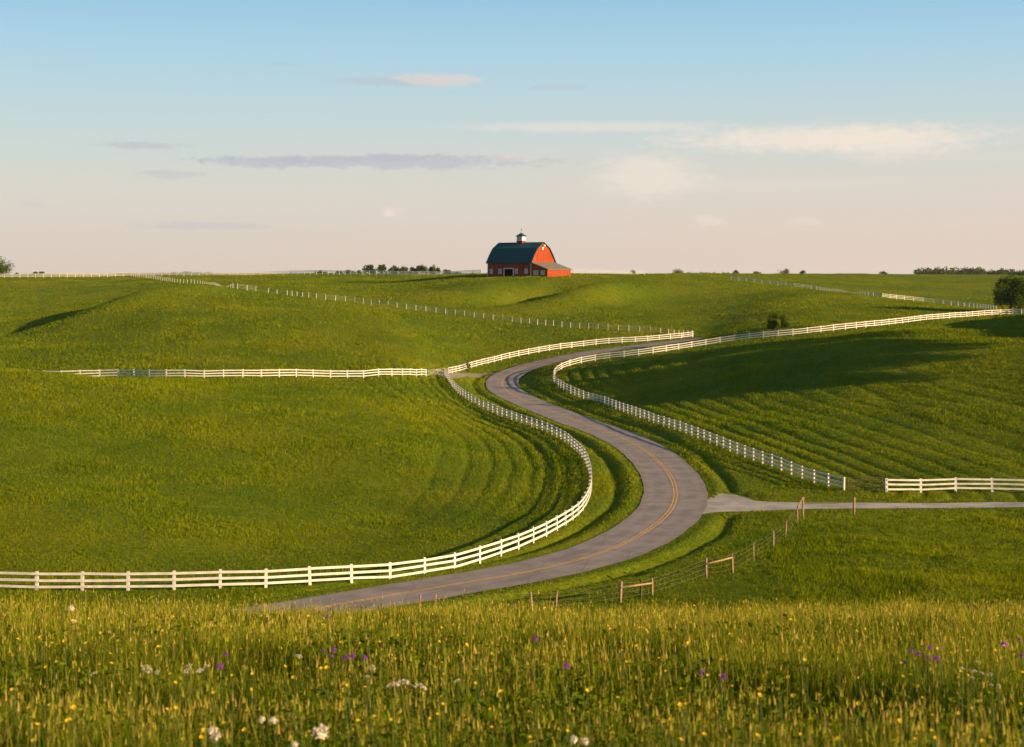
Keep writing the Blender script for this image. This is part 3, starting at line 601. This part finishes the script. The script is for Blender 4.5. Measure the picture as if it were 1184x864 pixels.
# ------------------------------------------------------------------ barn
def barn():
    u0, yb = 614.0, 522.0; bx = (u0 - UC) / F * yb; zb = 0.55; a = R(35); L, W, E = 17.2, 13.8, 6.3; He, Hr = 4.75, 11.0
    WALL = bpy.data.materials.new('red_barn_boards'); WALL.use_nodes = True; g = NT(WALL.node_tree); p = g.n['Principled BSDF']; p.inputs['Roughness'].default_value = .8; p.inputs['Specular IOR Level'].default_value = .2
    tc = g.n.new('ShaderNodeTexCoord').outputs['Object']; sp = g.n.new('ShaderNodeSeparateXYZ'); g.l.new(tc, sp.inputs[0])
    st = g.math('FRACT', g.math('MULTIPLY', g.math('ADD', sp.outputs[0], sp.outputs[1]), 3.2)); gr = g.smooth(st, .0, .12)
    n = g.noise(g.mapping(tc, (1.5, 1.5, .25)), 1, 4); c = g.mix(g.smooth(n, .3, .7), (.16, .021, .006), (.27, .047, .006)); g.l.new(g.mix(gr, (.16, .02, .01), c), p.inputs['Base Color'])
    ROOF = mat('green_metal_roof', (.001, .060, .075), .7, .15, 2, .12); SHED = mat('grey_olive_roof', (.13, .13, .10), .6, .2, 2)
    DULL = mat('dull_red_panel', (.26, .055, .02), .8); DARK = mat('painted_dark_interior', (.012, .005, .005), 1, spec=0); GLASS = mat('window_glass', (.16, .20, .28), .15, spec=.6); TRIM = mat('white_trim', (.62, .60, .58), .6)
    root = empty('barn', (bx, yb, zb), -0.0, label='red gambrel roofed barn with a dark green roof and side shed on the hilltop', cat='barn'); root.rotation_euler = (0, 0, a - R(0))
    # local axes: +x along the length towards the lit gable, front long wall faces -y
    root.rotation_euler = (0, 0, -a)
    prof = [(-W / 2, He), (-W / 2 * .5, He + (Hr - He) * .70), (0, Hr), (W / 2 * .5, He + (Hr - He) * .70), (W / 2, He)]
    # origin: the corner of front wall and gable
    Y = lambda y: y + W / 2
    m = MB(); pr = [(-W / 2, -1.5)] + prof + [(W / 2, -1.5)]; n = len(pr)
    vs = [(x, Y(y), z) for x in (-L, 0) for y, z in pr]; m.add(vs, [tuple(range(n)), tuple(range(2 * n - 1, n - 1, -1))] + [(i, i + n, (i + 1) % n + n, (i + 1) % n) for i in range(n)])
    m.build('wall', WALL, root)
    # roof: two pitches a side with overhang and thickness
    m = MB(); oh, t = .45, .16; rp = [(-W / 2 - .35, He - .45), (-W / 2 * .78, He + (Hr - He) * .36), (-W / 2 * .5 - .04, He + (Hr - He) * .70 + .06), (0, Hr + .12), (W / 2 * .5 + .04, He + (Hr - He) * .70 + .06), (W / 2 * .78, He + (Hr - He) * .36), (W / 2 + .35, He - .45)]
    for i in range(6):
        (y0, z0), (y1, z1) = rp[i], rp[i + 1]; dy, dz = y1 - y0, z1 - z0; l = math.hypot(dy, dz); ny, nz = -dz / l * t, dy / l * t
        m.hexa([(-L - oh, Y(y0), z0), (oh, Y(y0), z0), (oh, Y(y1), z1), (-L - oh, Y(y1), z1), (-L - oh, Y(y0 + ny), z0 + nz), (oh, Y(y0 + ny), z0 + nz), (oh, Y(y1 + ny), z1 + nz), (-L - oh, Y(y1 + ny), z1 + nz)])
    rf = m.build('roof', ROOF, root)
    m = MB()
    for k in range(28):
        x = -L - oh + .3 + k * (L + 2 * oh - .6) / 27
        for i in (0, 1, 2):
            (y0, z0), (y1, z1) = rp[i], rp[i + 1]; dy, dz = y1 - y0, z1 - z0; l = math.hypot(dy, dz); ny, nz = -dz / l, dy / l
            m.hexa([(x + a_, Y(y + ny * q), z + nz * q) for q in (t, t + .05) for a_, y, z in ((-.03, y0, z0), (.03, y0, z0), (.03, y1, z1), (-.03, y1, z1))])
    m.build('seam', ROOF, rf)
    # cupola
    cx, cw = -L * .50, 1.12
    m = MB(); m.box(cx - cw, cx + cw, W / 2 - cw, W / 2 + cw, Hr - .6, Hr + .75); cb = m.build('cupola_base', WALL, root)
    m = MB(); m.box(cx - cw * .96, cx + cw * .96, W / 2 - cw * .96, W / 2 + cw * .96, Hr + .75, Hr + 2.2); cu = m.build('cupola', TRIM, root)
    m = MB()
    for s in (-1, 1):
        m.box(cx - .75, cx - .1, W / 2 + s * cw * .965 - .01, W / 2 + s * cw * .965 + .01, Hr + .95, Hr + 2.0); m.box(cx + .1, cx + .75, W / 2 + s * cw * .965 - .01, W / 2 + s * cw * .965 + .01, Hr + .95, Hr + 2.0)
    m.build('pane', GLASS, cu)
    m = MB(); q = cw + .35; zt = Hr + 2.2
    m.add([(cx - q, W / 2 - q, zt), (cx + q, W / 2 - q, zt), (cx + q, W / 2 + q, zt), (cx - q, W / 2 + q, zt), (cx, W / 2, zt + 1.25)], [(3, 2, 1, 0), (0, 1, 4), (1, 2, 4), (2, 3, 4), (3, 0, 4)]); m.build('cupola_roof', ROOF, root)
    m = MB(); m.tube([(cx, W / 2, zt + 1.1), (cx, W / 2, zt + 2.5)], .06); m.box(cx - .35, cx + .35, W / 2 - .03, W / 2 + .03, zt + 1.85, zt + 1.95); m.box(cx - .1, cx + .32, W / 2 - .03, W / 2 + .03, zt + 2.2, zt + 2.55)
    m.tube([(cx, W / 2, zt + 1.2), (cx, W / 2, zt + 1.45)], [.16, .16], 8); m.build('weather_vane', mat('brass_vane', (.35, .28, .15), .5), root)
    # shed against the gable
    hs = 2.35; m = MB()
    m.add([(0.003, .02, -1.5), (E, .02, -1.5), (E, W - .02, -1.5), (0.003, W - .02, -1.5), (0.003, .02, He - .25), (E, .02, hs), (E, W - .02, hs), (0.003, W - .02, He - .25)], [(3, 2, 1, 0), (4, 5, 6, 7), (0, 1, 5, 4), (1, 2, 6, 5), (2, 3, 7, 6), (3, 0, 4, 7)]); m.build('shed_wall', WALL, root)
    m = MB(); m.hexa([(0.01, -.25, He - .22), (E + .4, -.25, hs - .10), (E + .4, W + .25, hs - .10), (0.01, W + .25, He - .22), (0.01, -.25, He - .05), (E + .4, -.25, hs + .07), (E + .4, W + .25, hs + .07), (0.01, W + .25, He - .05)]); m.build('shed_roof', SHED, root)
    def opening(kind, x, z0, w, h, face='front'):
        if face == 'front': P = lambda s, z, o: (x + s, -o, z)
        else: P = lambda s, z, o: (E + o, x + s, z)
        def slab(mb, s0, s1, za, zb_, o0, o1):
            vs = [P(s0, za, o0), P(s1, za, o0), P(s1, za, o1), P(s0, za, o1), P(s0, zb_, o0), P(s1, zb_, o0), P(s1, zb_, o1), P(s0, zb_, o1)]
            mb.add(vs, [(0, 1, 2, 3), (7, 6, 5, 4), (4, 5, 1, 0), (5, 6, 2, 1), (6, 7, 3, 2), (7, 4, 0, 3)])
        f = MB(); tw = {'window': .14, 'vent': .05}.get(kind, .24)
        for s0, s1, za, zb_ in ((-w / 2 - tw, -w / 2, z0 - tw, z0 + h + tw), (w / 2, w / 2 + tw, z0 - tw, z0 + h + tw), (-w / 2, w / 2, z0 + h, z0 + h + tw), (-w / 2, w / 2, z0 - tw, z0)):
            if kind == 'door' and zb_ == z0: continue
            slab(f, s0, s1, za, zb_, .002, .09)
        if kind == 'window': slab(f, -.03, .03, z0, z0 + h, .03, .08); slab(f, -w / 2, w / 2, z0 + h / 2 - .03, z0 + h / 2 + .03, .032, .076)
        o = f.build(kind, WALL if kind == 'vent' else TRIM, root); b = MB(); slab(b, -w / 2, w / 2, z0, z0 + h, .003, .03); b.build('pane' if kind == 'window' else 'infill', GLASS if kind == 'window' else DARK if kind == 'door' else DULL, o)
    for fx in (.085, .29, .665, .89): opening('window', -L * (1 - fx), 1.15, .85, 1.25)
    opening('door', -L * .51, 0, 3.4, 2.55)  # doorway filled with a flat sheet, painted dark as the unlit interior
    opening('window', E * .30, .75, 1.5, 1.1); opening('window', E * .72, .75, 1.1, 1.1)
    for k in range(6): opening('vent', 1.6 + k * 2.15, .85, .75, .8, 'end')  # row of faint end windows, each built as a dull red panel
    # hay hood and loft vent high in the gable
    m = MB(); m.box(0.0, .75, W / 2 - .28, W / 2 + .28, Hr - 1.1, Hr - .65); m.tube([(.4, W / 2, Hr - 1.5), (.4, W / 2, Hr - 1.0)], .05); m.build('hay_hoist', TRIM, root)
    m = MB(); m.box(.003, .06, W / 2 - .4, W / 2 + .4, Hr - 2.2, Hr - 1.35); m.build('vent', TRIM, root)
    m = MB(); m.box(-.12, .06, -.06, .003, -1.5, He - .5); m.box(-L - .06, -L + .12, -.06, .003, -1.5, He - .5); m.build('corner_board', TRIM, root)
barn()

# ------------------------------------------------------------------ trees
def leaf_mat(name, c0, c1):
    m = bpy.data.materials.new(name); m.use_nodes = True; g = NT(m.node_tree); g.n.remove(g.n['Principled BSDF'])
    at = g.n.new('ShaderNodeAttribute'); at.attribute_name = 'tint'; c = g.mix(at.outputs['Fac'], c0, c1)
    d = g.n.new('ShaderNodeBsdfDiffuse'); t = g.n.new('ShaderNodeBsdfTranslucent'); g.l.new(c, d.inputs[0]); g.l.new(c, t.inputs[0])
    mx = g.n.new('ShaderNodeMixShader'); mx.inputs[0].default_value = .3; g.l.new(d.outputs[0], mx.inputs[1]); g.l.new(t.outputs[0], mx.inputs[2]); g.l.new(mx.outputs[0], g.n['Material Output'].inputs[0]); return m
LEAF = leaf_mat('tree_leaves', (.030, .062, .006), (.095, .14, .013)); BARK = mat('bark', (.09, .065, .045), .9, .3, 4)
def leaf_cloud(cl, n, ls, seed):
    r = np.random.default_rng(seed); cl = np.array(cl); w = cl[:, 3] ** 2; k = r.choice(len(cl), n, p=w / w.sum()); d = r.normal(0, 1, (n, 3)); d /= np.linalg.norm(d, axis=1)[:, None]
    c = cl[k, :3] + d * (cl[k, 3] * (r.random(n) ** .35) * r.uniform(.82, 1.12, n))[:, None]
    a = r.normal(0, 1, (n, 3)); a /= np.linalg.norm(a, axis=1)[:, None]; b = np.cross(a, r.normal(0, 1, (n, 3))); b /= np.linalg.norm(b, axis=1)[:, None]; s = ls * r.uniform(.6, 1.3, n)[:, None]
    v = np.stack([c - a * s, c + b * s * .6, c + a * s, c - b * s * .6], 1).reshape(-1, 3); q = np.arange(4 * n).reshape(-1, 4)
    return v, q, np.repeat(np.clip(r.random(n) * .7 + .3 * r.random(len(cl))[k], 0, 1), 4)
def tree(name, label, cat, x, y, h, w, nl, ls, seed, trunk=.22, group=None, shape=1.0, z=None, blobs=16):
    r = random.Random(seed); zz = gz(x, y) if z is None else z; root = empty(name, (x, y, zz), label=label, cat=cat, group=group)
    cl = []; hc = h * (1 - trunk)
    for k in range(blobs):
        t = r.random(); zc = h * trunk + hc * (.12 + .74 * t); pr = math.sin(math.pi * min(1, .18 + .72 * t ** shape)) ** .7
        an = r.uniform(0, 2 * math.pi); rr = w / 2 * pr * r.uniform(.25, .78); cl.append((math.cos(an) * rr, math.sin(an) * rr, zc, w * r.uniform(.09, .20) * (.7 + .4 * pr)))
    cl.append((0, 0, h * .9, w * .15)); cl.append((0, 0, h * trunk + hc * .42, w * .20))
    v, q, t = leaf_cloud(cl, nl, ls, seed); me = np_mesh('crown', v, q, attrs={'tint': t}); me.materials.append(LEAF); link('crown', me, root)
    m = MB(); tr0 = max(.05, w * .045); m.tube([(0, 0, -.3), (0, 0, h * trunk), (.02 * w, 0, h * .5), (0, .02 * w, h * .8)], [tr0, tr0 * .8, tr0 * .5, tr0 * .15], 7)
    for c in cl[:7]: m.tube([(0, 0, h * r.uniform(trunk, .5)), (c[0] * .5, c[1] * .5, c[2] - .1 * h), c[:3]], [tr0 * .4, tr0 * .25, tr0 * .08], 5)
    m.build('trunk', BARK, root, smooth=True); return root
s = seen(1169, 361.3, 380); tree('broadleaf_tree', 'big dense dark green tree at the right edge beyond the white fence', 'tree', s[0], s[1], 41 * s[1] / F, 58 * s[1] / F, 12000, .20, 3, .10, blobs=26)
s = seen(895, 384, 325); tree('round_bush', 'taller of the two round dark bushes behind the white fence', 'bush', s[0], s[1], 22 * s[1] / F, 21 * s[1] / F, 3400, .11, 4, .12)
s = seen(906, 382.5, 325); tree('round_bush', 'smaller right hand one of the two round dark bushes behind the white fence', 'bush', s[0], s[1], 19 * s[1] / F, 17 * s[1] / F, 2600, .11, 5, .12)
s = seen(541, 430.5, 260); tree('columnar_shrub', 'small narrow evergreen shrub at the joint of the back fence near the gravel track', 'shrub', s[0], s[1] - .6, 15 * s[1] / F, 6.5 * s[1] / F, 900, .08, 6, .02)
FT = 'small trees along the skyline'
def sky_tree(u, vt, wpx, label, name='distant_tree', d=760, seed=0, cat='tree', vb=None, group=FT, trunk=.02, ls=.33, n=500):
    x = (u - UC) / F * d; z = gz(x, d); vb = vb or (VH - F * z / d); h = (vb - vt) * d / F; tree(name, label, cat, x, d, h, wpx * 1.35 * d / F, int(n * 1.6), ls, 100 + seed, trunk, group)
sky_tree(2, 299.5, 26, 'bushy tree on the skyline at the far left edge', seed=1, d=700, n=1400, ls=.28)
for k, (u, v, w, l) in enumerate([(428, 307, 13, 'rounded tree at the left end of the row left of the barn'), (441, 306.5, 14, 'second rounded tree from the left in the row left of the barn'), (456, 308, 13, 'third rounded tree from the left in the row left of the barn'),
        (467, 309, 11, 'fourth tree from the left in the row left of the barn'), (477, 310, 10, 'narrow fifth tree from the left in the row left of the barn'), (488, 307.5, 13, 'sixth rounded tree from the left in the row left of the barn'), (502, 307.5, 13, 'last rounded tree at the right end of the row left of the barn')]):
    sky_tree(u, v, w, l, seed=10 + k, n=700)
for k, (u, v, w, l) in enumerate([(41, 315, 5, 'tiny dark bush on the skyline near the left edge, left of its pair'), (48, 315, 6, 'tiny dark bush on the skyline near the left edge, right of its pair'), (20, 316, 4, 'tiny bush beside the tree at the left edge'),
        (371, 314.8, 11, 'low dark bush on the skyline left of the row of trees'), (391, 315, 9, 'low bush at the left end of the hedge before the row of trees'), (403, 313.5, 12, 'low wide bush in the middle of the hedge before the row of trees'), (415, 313, 8, 'low bush touching the first tree of the row left of the barn'),
        (516, 312.5, 10, 'small rounded bush just right of the row of trees'), (529, 316, 12, 'low dark bush between the row of trees and the barn'), (547, 315.5, 3.5, 'tiny bush on the skyline just left of the barn'),
        (732, 312, 7, 'small dark bush alone on the skyline right of the barn'), (784, 311, 13, 'largest rounded tree on the skyline right of the barn'), (850, 313, 9, 'small rounded tree on the skyline right of the low hedge'),
        (875, 315, 11, 'low flat bush on the skyline above the bright hill'), (908, 312, 13, 'rounded dark tree on the far right part of the skyline'), (928, 313, 7, 'small tree just right of the rounded dark one on the skyline'), (1022, 314.5, 8, 'tiny tree on the skyline left of the distant wood')]):
    sky_tree(u, v, w, l, name='distant_bush' if 'bush' in l else 'distant_tree', cat='bush' if 'bush' in l else 'tree', seed=30 + k, n=260 if w < 9 else 420, trunk=.02, d=730 if u < 600 else 1050, ls=.3)
def bush_row(name, label, u0, u1, v0, d, n, seed, sz, hm=1.0):
    r = random.Random(seed); cl = []; u = u0
    while u < u1:
        x = (u - UC) / F * d; dy = r.uniform(0, 25); zb = gz(x, d + dy); top = VH - F * 0; h = (VH - v0) * d / F - zb
        hh = h * r.uniform(.55, 1.05) * hm; rad = max(.6, sz * r.uniform(.7, 1.3))
        for q in range(4): cl.append((x + r.uniform(-1, 1) * rad, d + dy + r.uniform(-1, 1) * rad, zb + max(.3, hh - rad * .8) * (q + 1) / 4, rad))
        u += rad * F / d * r.uniform(.5, 1.2)
    v, q, t = leaf_cloud(cl, n, sz * .22, seed); me = np_mesh(name, v, q, attrs={'tint': t}); me.materials.append(LEAF)
    tag(link(name, me), label, 'wood', kind='stuff')
bush_row('distant_wood', 'long hazy blue green wood on the horizon at the far right', 1066, 1300, 309.5, 1900, 22000, 5, 5.0)
def shade_grove():  # added tree crowns out of view, placed to cast shade over the right field
    r = random.Random(21); cl = []
    for k in range(14):
        y = 227 + k * 4.3 + r.uniform(-2, 2); x = .315 * y + 17 + r.uniform(0, 9); z = gz(x, y); h = r.uniform(7.4, 10.0)
        for q in range(7): cl.append((x + r.uniform(-1, 1) * 2.6, y + r.uniform(-1, 1) * 2.6, z + h * (.52 + .38 * q / 6), r.uniform(1.7, 2.6)))
    v, q, t = leaf_cloud(cl, 30000, .32, 8); me = np_mesh('shade_grove', v, q, attrs={'tint': t}); me.materials.append(LEAF)
    tag(link('shade_grove', me), 'unseen tree crowns added beyond the right edge to shade the field', 'wood', kind='stuff')
shade_grove()
bush_row('distant_hedge', 'low line of bushes on the skyline right of the barn', 792, 846, 314.6, 1060, 2500, 6, 1.4)
bush_row('thicket', 'brownish scrub on the skyline near the start of the diagonal fence', 197, 234, 313.6, 700, 2200, 7, .8)

# ------------------------------------------------------------------ meadow flowers
def petal_ball(n, r, squash=1.0, seed=1, pl=.5):
    rr = np.random.default_rng(seed); d = rr.normal(0, 1, (n, 3)); d /= np.linalg.norm(d, axis=1)[:, None]; d[:, 2] = np.abs(d[:, 2]) * 1.2 - .2; c = d * r * rr.uniform(.55, 1, n)[:, None]; c[:, 2] *= squash
    a = rr.normal(0, 1, (n, 3)); a /= np.linalg.norm(a, axis=1)[:, None]; b = np.cross(a, d); b /= np.linalg.norm(b, axis=1)[:, None] + 1e-9; s = r * pl * rr.uniform(.6, 1.2, n)[:, None]
    v = np.stack([c - a * s, c - b * s * .5, c + a * s, c + b * s * .5], 1).reshape(-1, 3); return v, np.arange(4 * n).reshape(-1, 4)
def head_mesh(name, kind, m_):
    if kind == 'ball': v, q = petal_ball(90, .5, 1.0, 2, .28)
    elif kind == 'clover': v, q = petal_ball(70, .5, 1.15, 3, .32)
    elif kind == 'umbel':
        vs, qs = [], []; o = 0; rr = random.Random(3)
        for k in range(26):
            rad = .48 * math.sqrt(rr.random()); an = rr.uniform(0, 6.283); v, q = petal_ball(9, .09, .6, k, .6); v = v + np.array((rad * math.cos(an), rad * math.sin(an), .30 - 1.2 * rad * rad)); vs.append(v); qs.append(q + o); o += len(v)
        v, q = np.concatenate(vs), np.concatenate(qs)
    else:   # five petal buttercup
        V, Q = [], []
        for k in range(5):
            a = k * 1.2566; c, s_ = math.cos(a), math.sin(a); pts = [(.06, -.05, 0), (.34, -.24, .16), (.5, 0, .24), (.34, .24, .16)]; b = len(V)
            V += [(x * c - y * s_, x * s_ + y * c, z) for x, y, z in pts]; Q.append((b, b + 1, b + 2, b + 3))
        v, q = np.array(V), np.array(Q)
    me = np_mesh(name, v, q); me.materials.append(m_); return me
def petal_mat(name, c):
    m = bpy.data.materials.new(name); m.use_nodes = True; g = NT(m.node_tree); g.n.remove(g.n['Principled BSDF']); d = g.n.new('ShaderNodeBsdfDiffuse'); t = g.n.new('ShaderNodeBsdfTranslucent')
    d.inputs[0].default_value = c + (1,); t.inputs[0].default_value = c + (1,); mx = g.n.new('ShaderNodeMixShader'); mx.inputs[0].default_value = .4; g.l.new(d.outputs[0], mx.inputs[1]); g.l.new(t.outputs[0], mx.inputs[2]); g.l.new(mx.outputs[0], g.n['Material Output'].inputs[0]); return m
HEADS = {'buttercup': head_mesh('petals', 'cup', petal_mat('yellow_petals', (.85, .55, .03))), 'clover': head_mesh('blossom', 'clover', petal_mat('purple_petals', (.28, .06, .42))),
         'umbel': head_mesh('blossom', 'umbel', petal_mat('white_petals', (.72, .66, .58))), 'puff': head_mesh('seed_head', 'ball', petal_mat('cream_fluff', (.75, .68, .56)))}
STEM = mat('flower_stem', (.055, .085, .008), .8); mst = MB(); mst.tube([(0, 0, 0), (.02, .01, .5), (0, 0, 1)], [.003, .0025, .002], 5); stem_me = mst.mesh('stem', True); stem_me.materials.append(STEM)
def near_seen(u, v, h):
    d = np.exp(np.arange(math.log(4.2), math.log(38), .004)); x = (u - UC) / F * d; z = ground(x, d); V = VH - F * (z + h) / d; k = np.where(V <= v)[0]; i = k[0] if len(k) else int(np.argmin(V)); return x[i], d[i], z[i]
def flower(name, kind, u, v, h, size_px, label, group, cat='wildflower', size=None):
    x, y, z = near_seen(u, v, h); root = empty(name, (x, y, z), random.uniform(-.8, .8), label=label, cat=cat, group=group)
    s_ = link('stem', stem_me, root); s_.scale = (1, 1, h); hd = link(HEADS[kind].name, HEADS[kind], root, (0, 0, h)); sz = size or size_px * y / F; hd.scale = (sz, sz, sz)
    hd.rotation_euler = (random.uniform(-.1, .9), random.uniform(-.5, .5), 0)
def many(name, kind, pts, label, group, h=(.44, .56)):
    for p in pts: flower(name, kind, p[0], p[1], random.uniform(*h), p[2], label, group)
many('clover_flower', 'clover', [(374, 753, 5), (386, 752, 7), (400, 762, 7), (408, 760, 7), (422, 761, 7), (384, 759, 5), (379, 715, 5)], 'purple blossom in the small cluster left of centre in the foreground meadow', 'purple flowers of the left centre cluster')
many('clover_flower', 'clover', [(1054, 754, 5), (1062, 757, 6), (1076, 750, 6), (1087, 751, 5), (1073, 761, 5), (1083, 763, 8), (1047, 767, 5)], 'purple blossom in the loose cluster on the right side of the foreground meadow', 'purple flowers of the right cluster')
for u, v, s_, l in ((261, 757, 6, 'upper purple blossom near the white flowers on the left of the meadow'), (254, 773, 9, 'larger lower purple blossom near the white flowers on the left of the meadow'), (619, 740, 7, 'single purple blossom in the middle of the meadow below the wooden posts'),
        (655, 771, 8, 'single purple blossom low in the middle of the meadow'), (812, 779, 8, 'round purple blossom, left one of a pair on the right half of the meadow'), (836, 784, 9, 'ragged purple blossom on a tall stem, right one of a pair'),
        (1161, 747, 9, 'purple blossom standing alone near the right edge of the meadow'), (1179, 740, 5, 'small purple blossom at the upper right edge of the meadow'), (1182, 760, 6, 'small purple blossom at the lower right edge of the meadow')):
    flower('clover_flower', 'clover', u, v, random.uniform(.46, .56), s_, l, 'single purple flowers')
many('white_flower', 'umbel', [(169, 775, 12), (182, 778, 7), (216, 777, 9), (219, 771, 8), (231, 778, 11), (239, 772, 7), (108, 780, 7)], 'white flower cluster on the left of the foreground meadow', 'white flowers on the left of the meadow')
many('white_flower', 'umbel', [(455, 795, 16), (466, 791, 16), (485, 797, 18), (430, 773, 9), (425, 783, 6), (529, 788, 8), (345, 760, 9)], 'flat white flower head low in the middle left of the meadow', 'white flowers in the middle of the meadow')
many('white_flower', 'umbel', [(1112, 774, 7), (1126, 777, 7), (1135, 780, 6), (1145, 781, 6), (1124, 784, 5), (1146, 793, 5), (1155, 794, 5), (1130, 766, 5)], 'small pale pink flower in the row at the right of the meadow', 'pale flowers at the right of the meadow')
for u, v, s_, l in ((246, 846, 13, 'fluffy white seed head low on the left, upper one of two'), (250, 853, 15, 'fluffy white seed head low on the left, lower one of two'), (303, 833, 9, 'small fluffy seed head left of the biggest one'), (316, 835, 11, 'medium fluffy seed head left of the biggest one'), (370, 850, 22, 'biggest fluffy cream seed head at the bottom of the meadow'),
        (341, 862, 9, 'pale seed head at the bottom edge below the biggest one'), (664, 857, 12, 'pale fluffy seed head at the bottom centre, left of its pair'), (676, 859, 11, 'pale fluffy seed head at the bottom centre, right of its pair'), (82, 704, 9, 'pale seed head just below the fence on the left'), (86, 720, 6, 'small pale seed head lower left below the fence')):
    flower('seed_head', 'puff', u, v, random.uniform(.40, .50), s_, l, 'fluffy seed heads')
fr = random.Random(5); ypts = []
for k in range(250):
    v = 700 + 160 * fr.random() ** .9; u = fr.uniform(0, 1184); ypts.append((u, v, fr.uniform(2.6, 5.6) * (1 + (v - 760) / 350)))
many('yellow_flower', 'buttercup', ypts, 'small yellow flower scattered in the tall foreground meadow grass', 'yellow flowers in the foreground meadow', (.40, .58))

# ------------------------------------------------------------------ air
def haze():
    m = bpy.data.materials.new('haze_air'); m.use_nodes = True; g = NT(m.node_tree); g.n.remove(g.n['Principled BSDF'])
    v = g.n.new('ShaderNodeVolumePrincipled'); v.inputs['Color'].default_value = (.86, .90, 1, 1); v.inputs['Density'].default_value = .000022; v.inputs['Anisotropy'].default_value = .2
    g.l.new(v.outputs[0], g.n['Material Output'].inputs['Volume'])
    mb = MB(); mb.box(-9600, 13000, -60, 9300, -40, 60); tag(mb.build('haze', m), kind='stuff'); 
haze()
